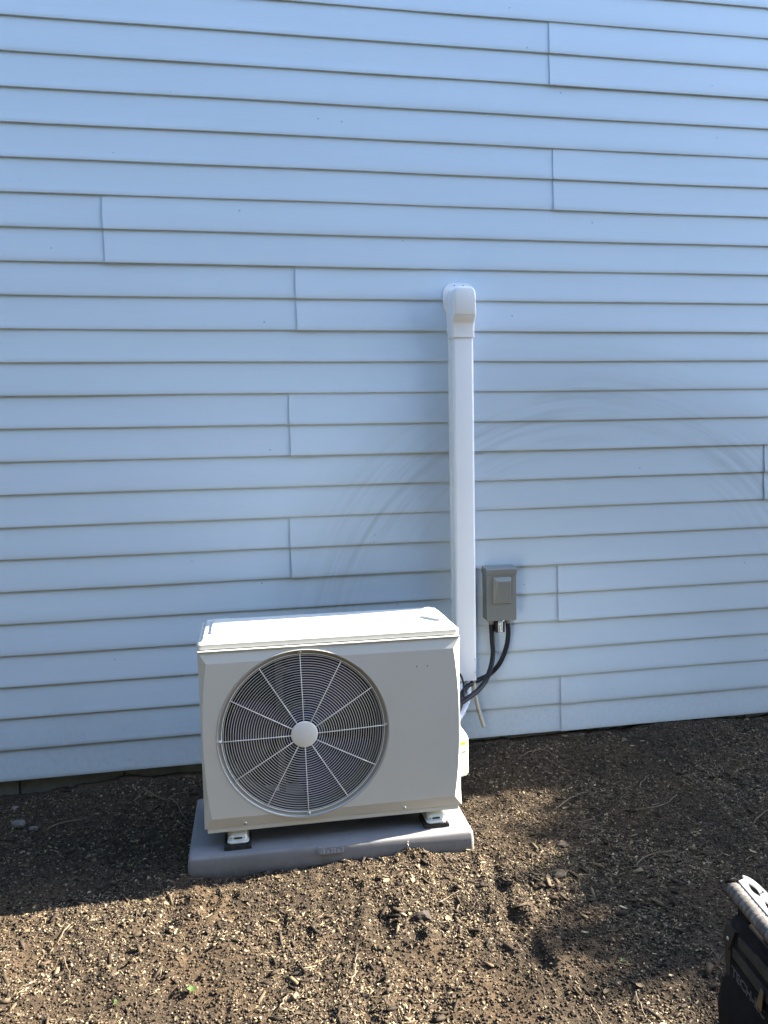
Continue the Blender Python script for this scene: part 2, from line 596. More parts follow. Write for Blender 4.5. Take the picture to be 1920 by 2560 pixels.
# ------------------------------------------------------------------ the house wall
XL, XR, YW, CO = -6.0, 4.80, 0.012, 0.127
house = root('house', (0, 0.012, 0), 'house end wall clad in pale blue vinyl siding above a block foundation', 'house')
mk('sheathing', *box(XL + 0.02, XR - 0.02, YW + 0.012, 6.0, -0.01, 4.64), 'sheathing', house)
roof_v = [(XL - 0.1, -0.02, 4.65), (XR + 0.02, -0.02, 4.65), (XR + 0.02, 6.1, 4.65), (XL - 0.1, 6.1, 4.65),
          (XL - 0.1, 3.0, 6.4), (XR + 0.02, 3.0, 6.4)]
mk('roof', roof_v, [(0, 1, 5, 4), (2, 3, 4, 5), (1, 2, 5), (3, 0, 4), (0, 3, 2, 1)], 'roof_shingle', house)
mk('corner_post', *box(XR - 0.035, XR + 0.03, YW - 0.018, YW + 0.07, -0.005, 4.645), 'trim_white', house, bevel=0.004)


def siding_piece(row, x0, x1, dy, seed):
    """one vinyl panel: two courses, sheet with a rolled butt edge; row counts panels upward"""
    z0 = row * 2 * CO
    prof = []
    for c in (0, 1):
        zb = z0 + c * CO
        prof += [(-0.0036, zb + 0.0005), (-0.0100, zb - 0.0004), (-0.0117, zb + 0.0008), (-0.0122, zb + 0.0030),
                 (-0.0113, zb + 0.018), (-0.0090, zb + 0.050), (-0.0065, zb + 0.088)]
    prof += [(-0.0036, z0 + 2 * CO), (-0.0033, z0 + 2 * CO + 0.007)]
    n = max(2, int((x1 - x0) / 0.16))
    r = random.Random(seed)
    ph = [r.uniform(0, 6.28) for _ in range(6)]
    rings = []
    for i in range(n + 1):
        x = x0 + (x1 - x0) * i / n
        wz = 0.0007 * math.sin(x * 2.3 + ph[0]) + 0.0005 * math.sin(x * 5.9 + ph[1])
        wy = 0.0006 * math.sin(x * 3.1 + ph[2]) + 0.0005 * math.sin(x * 7.7 + ph[3])
        ring = []
        for k, (y, z) in enumerate(prof):
            belly = 0.0011 * math.sin(x * 1.7 + ph[4] + k) * (1 if k % 7 in (4, 5) else 0)
            edge_ = 0.0022 * math.exp(-abs(x - x0) / 0.05) if dy else 0.0
            xx = x
            if i == 0 and dy:
                xx = x + 0.0012 * math.sin((z - z0) / CO * math.pi + 0.4)
            ring.append((xx, YW + y + dy + wy + belly - edge_ * (1 if k % 7 > 0 else 0), z + wz - (0.0012 if dy else 0)))
        rings.append(ring)
    V, F = loft(rings, False, False, False)
    # turned-in ends so that the overlap shows a real edge
    m = len(prof)
    for i, s in ((0, 0), (n, 1)):
        base = len(V)
        for k in range(m):
            p = rings[i][k]
            V.append((p[0] + (0.0004 if s == 0 else -0.0004), p[1] + 0.0016, p[2]))
        for k in range(m - 1):
            F.append((i * m + k, i * m + k + 1, base + k + 1, base + k))
    o = mk('siding_panel', V, F, 'siding', house, smooth=False)
    for p_ in o.data.polygons:
        p_.use_smooth = True
    o.data.set_sharp_from_angle(angle=math.radians(24))
    return o


# seams seen in the photograph, panel row (0 = lowest) -> x of the joint
SEAM = {0: [1.203], 2: [1.190], 3: [0.012], 4: [2.20], 5: [0.024], 7: [0.065], 8: [-0.668], 9: [1.168], 11: [1.151]}
for row in range(18):
    xs = [XL] + SEAM.get(row, []) + [XR - 0.03]
    for i in range(len(xs) - 1):
        last = i == len(xs) - 2
        siding_piece(row, xs[i], xs[i + 1] + (0.0 if last else 0.025), 0.0 if i == 0 else -0.0019, row * 10 + i)

# foundation: blocks with recessed joints
mk('mortar', *box(XL, XR, 0.046, 0.2, -0.30, -0.008), 'mortar', house)
blk_me = None
k0 = int((XL + 1.0) / 0.407)
for k in range(-5, 15):
    xa = -1.105 + 0.407 * k
    if blk_me is None:
        b_ = mk('foundation_block', *box(xa + 0.004, xa + 0.401, 0.036, 0.19, -0.195, -0.009), 'block', house, bevel=0.005)
        blk_me, xa0 = b_.data, xa
    else:
        b_ = bpy.data.objects.new('foundation_block', blk_me)
        COL.objects.link(b_)
        b_.parent = house
        b_.location = (xa - xa0, random.uniform(-0.002, 0.002), random.uniform(-0.002, 0.001))

# ------------------------------------------------------------------ white line-set cover
cover = root('line_set_cover', (0.745, 0.0, 0.285), 'tall white plastic pipe cover running up the blue siding', 'pipe cover')


def duct_ring(z, x0, x1, y0, yb, r=0.012, grow=0.0, n=6):
    pts = [(x0 - grow, yb, z)]
    for a in range(n + 1):
        th = math.pi / 2 * a / n
        pts.append((x0 - grow + r - r * math.cos(th), y0 - grow + r - r * math.sin(th), z))
    for a in range(n + 1):
        th = math.pi / 2 * a / n
        pts.append((x1 + grow - r + r * math.sin(th), y0 - grow + r - r * math.cos(th), z))
    pts.append((x1 + grow, yb, z))
    return pts


YB = 0.006
rg = [duct_ring(z, 0.700, 0.7905, -0.066, YB) for z in (0.285, 0.2851, 0.6, 1.0, 1.4, 1.76)]
V, F = loft(rg, False, False, False)
inn = [duct_ring(z, 0.7025, 0.788, -0.0635, YB, 0.010) for z in (0.285, 0.6)]
V2, F2 = loft(inn, False, False, False)
m = len(rg[0])
nb = len(V)
V, F = join([(V, F), (V2, F2)])
for j in range(m - 1):
    F.append((j, j + 1, nb + j + 1, nb + j))
duct = mk('duct_channel', V, F, 'duct_white', cover, smooth=True)
duct.data.set_sharp_from_angle(angle=math.radians(50))
# side rail line of the snap-on cover
mk('base_rail', *join([box(0.6975, 0.7000, -0.020, YB, 0.287, 1.742), box(0.7906, 0.7926, -0.020, YB, 0.287, 1.742)]), 'duct_white', cover)
# wall cap: flange and hood
fl = []
for (cx, cz, a0, a1) in ((0.722, 1.927, 180, 90), (0.772, 1.927, 90, 0)):
    for k in range(9):
        a = math.radians(a0 + (a1 - a0) * k / 8)
        fl.append((cx + 0.0455 * math.cos(a), cz + 0.0455 * math.sin(a)))
fl += [(0.8145, 1.80), (0.798, 1.765), (0.694, 1.765), (0.692, 1.848), (0.680, 1.876)]
cap = mk('wall_flange', *prism(fl, -0.006, 0.010), 'duct_white', cover, bevel=0.0015)
hood = []
for z, y in ((1.742, -0.0700), (1.748, -0.0708), (1.796, -0.0708), (1.806, -0.0742), (1.826, -0.0945), (1.833, -0.0965), (1.850, -0.0965)):
    hood.append(duct_ring(z, 0.6965, 0.7945, y, YB - 0.002, 0.010))
V, F = loft(hood, False, False, True)
hd = mk('elbow_collar', V, F, 'duct_white', cover, smooth=True)
hd.data.set_sharp_from_angle(angle=math.radians(45))


def hood_outline(y, i_):
    pts = [(0.6960 + i_, y, 1.829 + i_ * 0.3)]
    for (cx, a0, a1) in ((0.7275, 180, 90), (0.7640, 90, 0)):
        for k in range(8):
            a = math.radians(a0 + (a1 - a0) * k / 7)
            pts.append((cx + (0.0315 - i_) * math.cos(a), y, 1.9155 + (0.0315 - i_) * math.sin(a)))
    pts.append((0.7955 - i_, y, 1.829 + i_ * 0.3))
    return pts


V, F = loft([hood_outline(y, i_) for y, i_ in ((0.004, 0.0), (-0.050, 0.0005), (-0.088, 0.0015), (-0.0955, 0.0045), (-0.0985, 0.0095), (-0.0990, 0.012))])
hd = mk('elbow_hood', V, F, 'duct_white', cover, smooth=True)
hd.data.set_sharp_from_angle(angle=math.radians(42))
for (cx, cz, yy) in ((0.727, 1.964, -0.0062), (0.764, 1.964, -0.0062)):
    mk('screw_hole', *disc(cx, cz, 0.0022, yy - 0.0008, yy + 0.004, 12), 'black_hole', cover)
for (cx, yy) in ((0.7075, -0.0655), (0.7855, -0.0655)):
    mk('clip_slot', *disc(cx, 1.770, 0.0045, yy - 0.0012, yy + 0.01, 14), 'shroud_grey', cover)
for (cx, cz) in ((0.781, 0.378), (0.781, 0.322)):
    mk('rivet_dot', *disc(cx, cz, 0.0018, -0.0668, -0.060, 10), 'shroud_grey', cover)

# ------------------------------------------------------------------ disconnect box with conduits
dbx = root('disconnect_box', (0.905, 0.0, 0.54), 'grey metal electrical disconnect box mounted on the siding', 'electrical box')
mk('enclosure', *box(0.840, 0.968, -0.057, 0.006, 0.541, 0.752), 'box_grey', dbx, bevel=0.002)
mk('front_cover', *box(0.8385, 0.9715, -0.0625, -0.0575, 0.539, 0.746), 'box_grey', dbx, bevel=0.0015)
hp = [[(0.8365, y, z) for y, z in ((0.004, 0.742), (-0.066, 0.742), (-0.067, 0.762), (-0.060, 0.769), (0.004, 0.773))],
      [(0.9735, y, z) for y, z in ((0.004, 0.742), (-0.066, 0.742), (-0.067, 0.762), (-0.060, 0.769), (0.004, 0.773))]]
mk('rain_hood', *loft(hp), 'box_grey', dbx, bevel=0.0012)
ro = [(0.866, 0.613), (0.947, 0.613), (0.947, 0.729), (0.866, 0.729)]
ri = [(0.869, 0.616), (0.944, 0.616), (0.941, 0.712), (0.884, 0.712)]
mk('raised_handle_panel', *loft([[(x, -0.0622, z) for x, z in ro], [(x, -0.0655, z) for x, z in ro],
                                 [(x, -0.0655 - (0.013 if z > 0.7 else 0.0025), z) for x, z in ri]]), 'box_grey', dbx, bevel=0.0012)
mk('hasp', *tube([(0.893, -0.058, 0.541), (0.896, -0.063, 0.533), (0.905, -0.064, 0.534), (0.914, -0.063, 0.538), (0.915, -0.056, 0.543)], 0.0022, 8), 'screw_zinc', dbx, smooth=True)
for cx in (0.868, 0.943):
    mk('conduit_fitting', *loft([[(cx + r * math.cos(a * math.pi / 8), -0.030 + r * math.sin(a * math.pi / 8), z) for a in range(16)]
                                 for r, z in ((0.0145, 0.545), (0.0145, 0.531), (0.0125, 0.530), (0.0125, 0.520))]), 'box_grey', dbx, smooth=False)
mk('cover_screw', *disc(0.957, 0.5345, 0.003, -0.060, -0.050, 10), 'screw_zinc', dbx)

tg = root('warning_tag', (0.897, -0.05, 0.51), 'small black tag with white print hanging under the grey box', 'tag')
mk('tag_body', *prism([(0.875, 0.537), (0.919, 0.537), (0.919, 0.4875), (0.881, 0.4865)], -0.060, -0.030), 'tag_black', tg, bevel=0.001)
mk('tag_print', *box(0.8895, 0.9095, -0.0609, -0.0602, 0.489, 0.5355), 'label_paper', tg)
V, F = join([box(0.8925 + 0.0055 * i, 0.8955 + 0.0055 * i, -0.0614, -0.0610, 0.491 + 0.006 * j + 0.002 * (i == 1),
                 0.4945 + 0.006 * j + 0.0015 * (i == 0)) for i in range(3) for j in range(7) if (i, j) not in ((1, 2), (0, 5), (2, 0))])
mk('print_marks', V, F, 'label_ink', tg)


def ribbed(base, period, amp, length):
    return lambda s: base + amp * math.sin(2 * math.pi * s * length / period)


c1 = catmull([(0.868, -0.03, 0.535), (0.868, -0.032, 0.50), (0.867, -0.045, 0.447), (0.865, -0.06, 0.395), (0.848, -0.08, 0.342), (0.817, -0.10, 0.29),
              (0.767, -0.14, 0.262), (0.699, -0.20, 0.250), (0.645, -0.27, 0.252), (0.575, -0.40, 0.25), (0.535, -0.42, 0.25)], 10)
tag(mk('conduit', *tube(c1, 0.0108, 14), 'conduit_black', smooth=True, loc=(0.868, -0.03, 0.53)),
    'thick black conduit curving from the grey box forward to the heat pump', 'conduit')
c2 = catmull([(0.943, -0.03, 0.535), (0.945, -0.03, 0.471), (0.934, -0.03, 0.406), (0.902, -0.03, 0.338), (0.854, -0.032, 0.295),
              (0.794, -0.04, 0.274), (0.745, -0.07, 0.262), (0.69, -0.14, 0.24), (0.63, -0.26, 0.22), (0.56, -0.40, 0.2), (0.535, -0.41, 0.2)], 10)
tag(mk('conduit', *tube(c2, 0.0105, 14), 'conduit_black', smooth=True, loc=(0.943, -0.03, 0.53)),
    'black conduit sweeping from the box behind the bottom of the white cover', 'conduit')
dp = catmull([(0.778, -0.04, 0.34), (0.780, -0.048, 0.272), (0.784, -0.058, 0.215), (0.797, -0.060, 0.152), (0.820, -0.060, 0.074)], 40)
dl = sum((dp[i + 1] - dp[i]).length for i in range(len(dp) - 1))
V, F = tube(dp, ribbed(0.0085, 0.0072, 0.0011, dl), 14, cap=False)
V2, F2 = tube(dp[-6:], 0.0066, 14, cap=False)
tag(mk('drain_hose', *join([(V, F), (V2, F2)]), 'hose_tan', smooth=True, loc=(0.78, -0.04, 0.28)),
    'tan corrugated drain hose dangling below the white cover', 'hose')
for pts, lab in (([(0.754, -0.04, 0.34), (0.754, -0.045, 0.283), (0.750, -0.062, 0.250), (0.736, -0.095, 0.212), (0.690, -0.165, 0.180), (0.61, -0.29, 0.165), (0.545, -0.42, 0.165)],
                  'white wrapped refrigerant pipe nearer the drain hose'),
                 ([(0.720, -0.04, 0.34), (0.720, -0.045, 0.286), (0.714, -0.07, 0.257), (0.693, -0.12, 0.226), (0.63, -0.25, 0.20), (0.545, -0.41, 0.20)],
                  'white wrapped refrigerant pipe nearer the heat pump')):
    pp = catmull(pts, 14)
    tag(mk('refrigerant_pipe', *tube(pp, lambda s: 0.0135 + 0.0009 * math.sin(s * 90), 14), 'wrap', smooth=True, loc=pts[1]), lab, 'pipe',
        'wrapped pipes below the cover')
cb = catmull([(0.545, -0.38, 0.41), (0.61, -0.28, 0.405), (0.662, -0.205, 0.376), (0.693, -0.17, 0.334), (0.703, -0.16, 0.286), (0.693, -0.18, 0.239), (0.664, -0.225, 0.205), (0.60, -0.33, 0.185), (0.545, -0.40, 0.18)], 8)
tag(mk('control_cable', *tube(cb, 0.0042, 10), 'cable_black', smooth=True, loc=(0.69, -0.17, 0.3)),
    'thin black cable looping beside the heat pump', 'cable')

# ------------------------------------------------------------------ equipment pad
pad = root('equipment_pad', (0.0866, -0.501, -0.106), 'grey plastic equipment pad under the heat pump', 'pad', rz=-0.0225)
PX, PY = 0.0866, -0.501


def rrect(cx, cy, hx, hy, r, z, n=5):
    pts = []
    for sx_, sy_, a0 in ((1, 1, 0), (-1, 1, 90), (-1, -1, 180), (1, -1, 270)):
        for k in range(n + 1):
            a = math.radians(a0 + 90 * k / n)
            pts.append((cx + sx_ * (hx - r) + r * math.cos(a), cy + sy_ * (hy - r) + r * math.sin(a), z))
    return pts


pr = [rrect(PX, PY, 0.4865, 0.2325, 0.012, -0.112), rrect(PX, PY, 0.4855, 0.2315, 0.012, -0.060), rrect(PX, PY, 0.4840, 0.2300, 0.012, -0.0400),
      rrect(PX, PY, 0.4825, 0.2285, 0.012, -0.0355), rrect(PX, PY, 0.4800, 0.2260, 0.012, -0.0322), rrect(PX, PY, 0.4765, 0.2225, 0.012, -0.0306),
      rrect(PX, PY, 0.471, 0.217, 0.012, -0.0300)]
sl = mk('slab', *loft(pr), 'pad', pad, smooth=True)
sl.data.set_sharp_from_angle(angle=math.radians(40))
yfp = PY - 0.2318
pq = [[(0.030, yfp + 0.004, -0.0330), (0.136, yfp + 0.004, -0.0330), (0.114, yfp + 0.004, -0.056), (0.032, yfp + 0.004, -0.056)],
      [(0.030, yfp - 0.0006, -0.0352), (0.136, yfp - 0.0006, -0.0352), (0.114, yfp - 0.0064, -0.056), (0.032, yfp - 0.0064, -0.056)]]
plq = mk('size_plaque', *loft(pq), 'pad', pad)
tv, tf = text_geo('18 x 38 x 3', 0.0205, 0.0006)
tv = [(0.0365 + x * 0.86, yfp - 0.0064 + (y + 0.0027) * 0.279 - 0.0002 - z, -0.0533 + y) for x, y, z in tv]
mk('raised_lettering', tv, tf, 'pad_letter', plq)
ck = [(0.336 + 0.0015 * math.sin(k * 2.1) + 0.003 * k / 9, yfp - 0.0012 + 0.0004 * math.sin(k), -0.041 - 0.0042 * k) for k in range(9)]
mk('pale_scratch', *tube(catmull(ck, 4), 0.0009, 6), 'pale_scratch', pad)

# ------------------------------------------------------------------ outdoor unit
UX, UY = 0.098, -0.519
unit = root('heat_pump', (UX, UY, -0.016), 'off-white outdoor heat pump unit with a large round fan grille', 'heat pump', rz=-0.0154)
X0, X1, YF, YBK = -0.344, 0.540, -0.676, -0.362
ZB, ZT = 0.045, 0.6485
FX, FZ = -0.004, 0.349

# cabinet: sides, floor and top frame as thin sheets
mk('side_panel', *box(X0, X0 + 0.003, YF + 0.004, YBK, ZB, ZT), 'cabinet_white', unit)
mk('side_panel', *box(X1 - 0.003, X1, YF + 0.004, YBK, ZB, ZT), 'cabinet_white', unit)
mk('base_pan', *box(X0 + 0.009, X1 - 0.010, YF - 0.005, YBK + 0.002, 0.028, ZB - 0.0005), 'cabinet_white', unit, bevel=0.003)
mk('coil', *join([box(X0 + 0.006, X1 - 0.006, YBK - 0.02, YBK - 0.001, ZB, ZT - 0.001), box(X0 + 0.0035, X0 + 0.02, YF + 0.06, YBK - 0.021, ZB, ZT - 0.001)]), 'coil_dark', unit)
mk('partition', *box(0.305, 0.309, YF + 0.03, YBK - 0.021, ZB, ZT - 0.002), 'shroud_grey', unit)
mk('inner_roof', *box(X0 + 0.021, X1 - 0.004, YF + 0.005, YBK - 0.021, ZT - 0.006, ZT - 0.003), 'shroud_grey', unit)

# front panel: shallow bevels top and bottom, bowed sides, round opening
NS = 10
outer, inner = [], []
ys_top, ys_bot, ys_side = -0.6855, -0.6835, -0.674


def side_inset(s):
    return 0.0075 + 0.0185 * abs(2 * s - 1) ** 2.2


zi0, zi1 = 0.082, 0.6095
for k in range(NS + 1):                       # left side, upward
    s = k / NS
    yy = ys_side + (max(0, 1 - s / 0.10) * (ys_bot - ys_side) if s < 0.5 else max(0, 1 - (1 - s) / 0.10) * (ys_top - ys_side))
    outer.append((X0, yy, ZB + (ZT - ZB) * s))
    inner.append((X0 + side_inset(s), -0.695, zi0 + (zi1 - zi0) * s))
for k in range(1, NS + 1):                    # top, rightward
    s = k / NS
    outer.append((X0 + (X1 - X0) * s, ys_top, ZT))
    inner.append((inner[NS][0] + (X1 - side_inset(1) - inner[NS][0]) * s, -0.695, zi1))
for k in range(1, NS + 1):                    # right side, downward
    s = 1 - k / NS
    yy = ys_side + (max(0, 1 - s / 0.10) * (ys_bot - ys_side) if s < 0.5 else max(0, 1 - (1 - s) / 0.10) * (ys_top - ys_side))
    outer.append((X1, yy, ZB + (ZT - ZB) * s))
    inner.append((X1 - side_inset(s), -0.695, zi0 + (zi1 - zi0) * s))
for k in range(1, NS):
    s = 1 - k / NS
    outer.append((X0 + (X1 - X0) * s, ys_bot, ZB))
    inner.append((X0 + side_inset(0) + (X1 - X0 - 2 * side_inset(0)) * s, -0.695, zi0))
back = [(x, -0.668, z) for x, y, z in outer]
fp = mk('front_panel', *loft([back, outer, inner]), 'cabinet_white', unit)
cut = mk('cutter', *disc(FX, FZ, 0.2865, -0.72, -0.64, 96), 'cabinet_white', unit)
md = fp.modifiers.new('hole', 'BOOLEAN')
md.operation = 'DIFFERENCE'
md.solver = 'EXACT'
md.object = cut
bpy.context.view_layer.update()
dg = bpy.context.evaluated_depsgraph_get()
newm = bpy.data.meshes.new_from_object(fp.evaluated_get(dg))
fp.modifiers.clear()
fp.data = newm
bpy.data.objects.remove(cut)
bm = bmesh.new()
bm.from_mesh(fp.data)
bmesh.ops.dissolve_limit(bm, angle_limit=0.02, verts=bm.verts, edges=bm.edges)
bm.to_mesh(fp.data)
bm.free()
for p_ in fp.data.polygons:
    p_.use_smooth = True
fp.data.set_sharp_from_angle(angle=math.radians(9))

mk('panel_lip', *box(X0 + 0.001, X1 - 0.001, -0.6905, -0.6745, 0.6468, 0.6510), 'cabinet_white', unit, bevel=0.0012)
ringp = [(0.2895, -0.672), (0.2905, -0.6945), (0.2893, -0.6962), (0.2878, -0.6955), (0.2868, -0.6865), (0.2765, -0.6845),
         (0.2748, -0.682), (0.2755, -0.676), (0.2790, -0.672)]
mk('inner_shroud', *lathe([(0.2746, -0.6810), (0.2715, -0.672), (0.2680, -0.640), (0.2650, -0.560), (0.2690, -0.560), (0.2760, -0.674)], FX, FZ, 96, True), 'shroud_grey', unit, smooth=True)
rs = mk('fan_ring', *lathe(ringp, FX, FZ, 128, True), 'ring_beige', unit, smooth=True)
rs.data.set_sharp_from_angle(angle=math.radians(35))

# grille: rim > rings, spokes, cap


def dome(r):
    return -0.6860 - 0.0090 * (1 - (r / 0.274) ** 2)


def torus(R, rr, n=96, mseg=6, fy=None):
    rings = []
    y = dome(R) if fy is None else fy
    for k in range(n):
        a = 2 * math.pi * k / n
        rings.append([(FX + (R + rr * math.cos(b)) * math.cos(a), y + rr * math.sin(b), FZ + (R + rr * math.cos(b)) * math.sin(a))
                      for b in (2 * math.pi * q / mseg for q in range(mseg))])
    V, F = loft(rings + [rings[0]], True, False, False)
    nn = n * mseg
    F = [tuple(i % nn for i in f) for f in F]
    return V[:nn], F


grille = mk('fan_grille', *torus(0.2738, 0.0019), 'grille_white', unit, smooth=True)
radii = [0.2685 - 0.0083 * k for k in range(27)]
for R in radii:
    mk('grille_ring', *torus(R, 0.00085, 96 if R > 0.12 else 56), 'grille_white', grille, smooth=True)
for k in range(12):
    a = math.radians(90 + 30 * k + 1.5)
    r1 = 0.2775 if k % 3 == 0 else 0.2752
    rs_ = [0.042, 0.10, 0.16, 0.22, r1]
    pth = [(FX + r * math.cos(a), dome(r) - 0.0022, FZ + r * math.sin(a)) for r in rs_]
    mk('grille_spoke', *tube(pth, 0.0016, 8), 'grille_white', grille, smooth=True)
mk('grille_cap', *lathe([(0.0005, -0.6997), (0.041, -0.6995), (0.0445, -0.6985), (0.0455, -0.695), (0.0005, -0.694)], FX, FZ, 48), 'grille_white', grille, smooth=True)
for k in range(4):
    a = math.radians(90 + 90 * k + 1.5)
    r = 0.2805
    sx_, sz_ = FX + r * math.cos(a), FZ + r * math.sin(a)
    sc_ = mk('screw', *lathe([(0.0004, -0.6922), (0.003, -0.6915), (0.0046, -0.6895), (0.0066, -0.6888), (0.0066, -0.684)], sx_, sz_, 16), 'screw_zinc', unit, smooth=True)
    mk('screw_slot', *box(sx_ - 0.0026, sx_ + 0.0026, -0.6928, -0.6918, sz_ - 0.0005, sz_ + 0.0005), 'black_hole', sc_)
for (sx_, sz_) in ((-0.2105, 0.055), (0.335, 0.055)):
    yy = -0.6874
    sc_ = mk('screw', *lathe([(0.0004, yy - 0.0038), (0.003, yy - 0.0034), (0.0042, yy - 0.0015), (0.0060, yy - 0.001), (0.0060, yy + 0.002)], sx_, sz_, 16), 'screw_zinc', unit, smooth=True)
    mk('screw_slot', *box(sx_ - 0.0024, sx_ + 0.0024, yy - 0.0044, yy - 0.0036, sz_ - 0.0005, sz_ + 0.0005), 'black_hole', sc_)
for (hx, hz) in ((0.384, 0.5545), (0.4215, 0.5545)):
    mk('drill_hole', *disc(hx, hz, 0.0022, -0.6953, -0.690, 12), 'black_hole', unit)

# fan behind the grille
fan = mk('fan', *lathe([(0.0005, -0.668), (0.045, -0.666), (0.062, -0.655), (0.066, -0.635), (0.066, -0.600), (0.0005, -0.598)], FX, FZ, 40), 'fan_plastic', unit, smooth=True)
for b in range(3):
    th0 = math.radians(52 + 120 * b)
    vs, fs = [], []
    NR, NA = 9, 9
    for lay in (0, 1):
        for i in range(NR):
            r = 0.06 + (0.250 - 0.06) * i / (NR - 1)
            sweep = 0.30 * (i / (NR - 1)) ** 1.5
            span = math.radians(54 + 22 * math.sin(i / (NR - 1) * math.pi * 0.8))
            for j in range(NA):
                s = j / (NA - 1)
                a = th0 + sweep + (s - 0.5) * span
                y = -0.648 + 0.055 * s - 0.010 * math.sin(s * math.pi) + 0.0025 * lay
                vs.append((FX + r * math.cos(a), y, FZ + r * math.sin(a)))
    for lay in (0, 1):
        o_ = lay * NR * NA
        for i in range(NR - 1):
            for j in range(NA - 1):
                q = o_ + i * NA + j
                fs.append((q, q + 1, q + NA + 1, q + NA))
    mk('fan_blade', vs, fs, 'fan_plastic', fan, smooth=True)
mk('motor', *lathe([(0.0005, -0.596), (0.055, -0.595), (0.060, -0.585), (0.060, -0.52), (0.0005, -0.518)], FX, FZ, 32), 'bracket_zinc', unit, smooth=True)
mk('motor_bracket', *join([box(FX - 0.085, FX - 0.060, -0.520, -0.505, ZB, ZT - 0.007), box(FX + 0.060, FX + 0.085, -0.520, -0.505, ZB, ZT - 0.007),
                           box(FX - 0.0595, FX + 0.0595, -0.517, -0.507, FZ - 0.04, FZ + 0.04), box(FX - 0.0595, FX + 0.0595, -0.517, -0.507, FZ + 0.16, FZ + 0.18)]), 'bracket_zinc', unit)

# top panel as a pressed sheet
TX0, TX1, TY0, TY1 = X0 - 0.002, X1 + 0.002, YF - 0.0005, YBK + 0.004
TW, TD = TX1 - TX0, TY1 - TY0
us = np.linspace(0, TW, 300)
vs_ = np.linspace(0, TD, 210)
U, Vv = np.meshgrid(us, vs_)
cr = 0.016
qx = np.abs(U - TW / 2) - (TW / 2 - cr)
qy = np.abs(Vv - TD / 2) - (TD / 2 - cr)
sd = -(np.hypot(np.maximum(qx, 0), np.maximum(qy, 0)) + np.minimum(np.maximum(qx, qy), 0) - cr)   # inside distance
zt = 0.670 + 0.0055 * sstep(0, 0.006, sd) + 0.0125 * sstep(0.010, 0.022, sd)
sh = sstep(0.095, 0.155, U) * sstep(0.835, 0.775, U)
vf = 0.062 + 0.062 * sh
ins_ = np.minimum(np.minimum(Vv - vf, (TD - 0.05 - 0.062 * sh) - Vv), np.minimum(U - 0.042, TW - 0.042 - U))
zt = zt + 0.0085 * sstep(0.0, 0.0032, ins_)
bar = np.minimum(np.minimum(U - 0.150, 0.735 - U), np.minimum(Vv - 0.072, 0.098 - Vv))
zt = zt + 0.0075 * sstep(0.0, 0.0032, bar)
bar2 = np.minimum(np.minimum(U - 0.20, 0.70 - U), np.minimum(Vv - 0.150, 0.176 - Vv))
zt = zt - 0.007 * sstep(0.0, 0.0032, bar2)
# pull the outer points onto the rounded outline
px = np.where((qx > 0) & (qy > 0) & (sd < 0), 1.0, 0.0)
nn_ = np.maximum(np.hypot(np.maximum(qx, 0), np.maximum(qy, 0)), 1e-9)
UU = np.where(px > 0, TW / 2 + np.sign(U - TW / 2) * (TW / 2 - cr + np.maximum(qx, 0) / nn_ * cr), U)
VV = np.where(px > 0, TD / 2 + np.sign(Vv - TD / 2) * (TD / 2 - cr + np.maximum(qy, 0) / nn_ * cr), Vv)
nu, nv = len(us), len(vs_)
TV = [(TX0 + float(a), TY0 + float(b), float(c)) for a, b, c in zip(UU.ravel(), VV.ravel(), zt.ravel())]
TF = [(j * nu + i, j * nu + i + 1, (j + 1) * nu + i + 1, (j + 1) * nu + i) for j in range(nv - 1) for i in range(nu - 1)]
loopi = [i for i in range(nu)] + [j * nu + nu - 1 for j in range(1, nv)] + [(nv - 1) * nu + i for i in range(nu - 2, -1, -1)] + [j * nu for j in range(nv - 2, 0, -1)]
n0 = len(TV)
TV += [(TV[i][0], TV[i][1], 0.6535) for i in loopi]
ln = len(loopi)
TF += [(loopi[k], loopi[(k + 1) % ln], n0 + (k + 1) % ln, n0 + k) for k in range(ln)]
TF.append(tuple(n0 + k for k in range(ln)))
tp = mk('top_panel', TV, TF, 'cabinet_white', unit, smooth=True)
tp.data.set_sharp_from_angle(angle=math.radians(40))

# things on the right-hand side: carry grip and valve cover with its labels
gr = []
for k in range(9):
    a = math.pi * k / 8
    rr = 0.028 * math.sin(a) + 0.0004
    gr.append([(X1 + 0.0 + 0.021 * rr / 0.0284 * max(0, math.cos(b)) if False else X1 - 0.002 + 0.020 * math.sin(a) * max(0.0, math.cos(b)),
                -0.585 + 0.055 * math.sin(b) * math.sin(a) ** 0.5, 0.555 - 0.029 * math.cos(a)) for b in np.linspace(-math.pi / 2, math.pi / 2, 9)])
mk('carry_grip', *loft(gr, False, False, False), 'cabinet_white', unit, smooth=True)
vc = []
for z, e in ((0.105, 0.0), (0.109, 0.9), (0.118, 1.0), (0.246, 1.0), (0.262, 0.86), (0.296, 0.15), (0.299, 0.0)):
    w = 0.052 * e
    vc.append([(X1 - 0.001, -0.6022, z), (X1 + 0.004 * e, -0.6022, z), (X1 + w * 0.92, -0.5965, z), (X1 + w, -0.590, z), (X1 + w, -0.440, z), (X1 + w * 0.8, -0.425, z), (X1 - 0.001, -0.424, z)])
vcv = mk('valve_cover', *loft(vc), 'cabinet_white', unit, bevel=0.003)


def on_cover(s, z, off):
    """a point on the slanted front of the valve cover"""
    ax, ay, bx_, by_ = X1 + 0.004, -0.6022, X1 + 0.0478, -0.5965
    L = math.hypot(bx_ - ax, by_ - ay)
    nx_, ny_ = (by_ - ay) / L, -(bx_ - ax) / L
    return (ax + (bx_ - ax) * s + nx_ * off, ay + (by_ - ay) * s + ny_ * off, z)


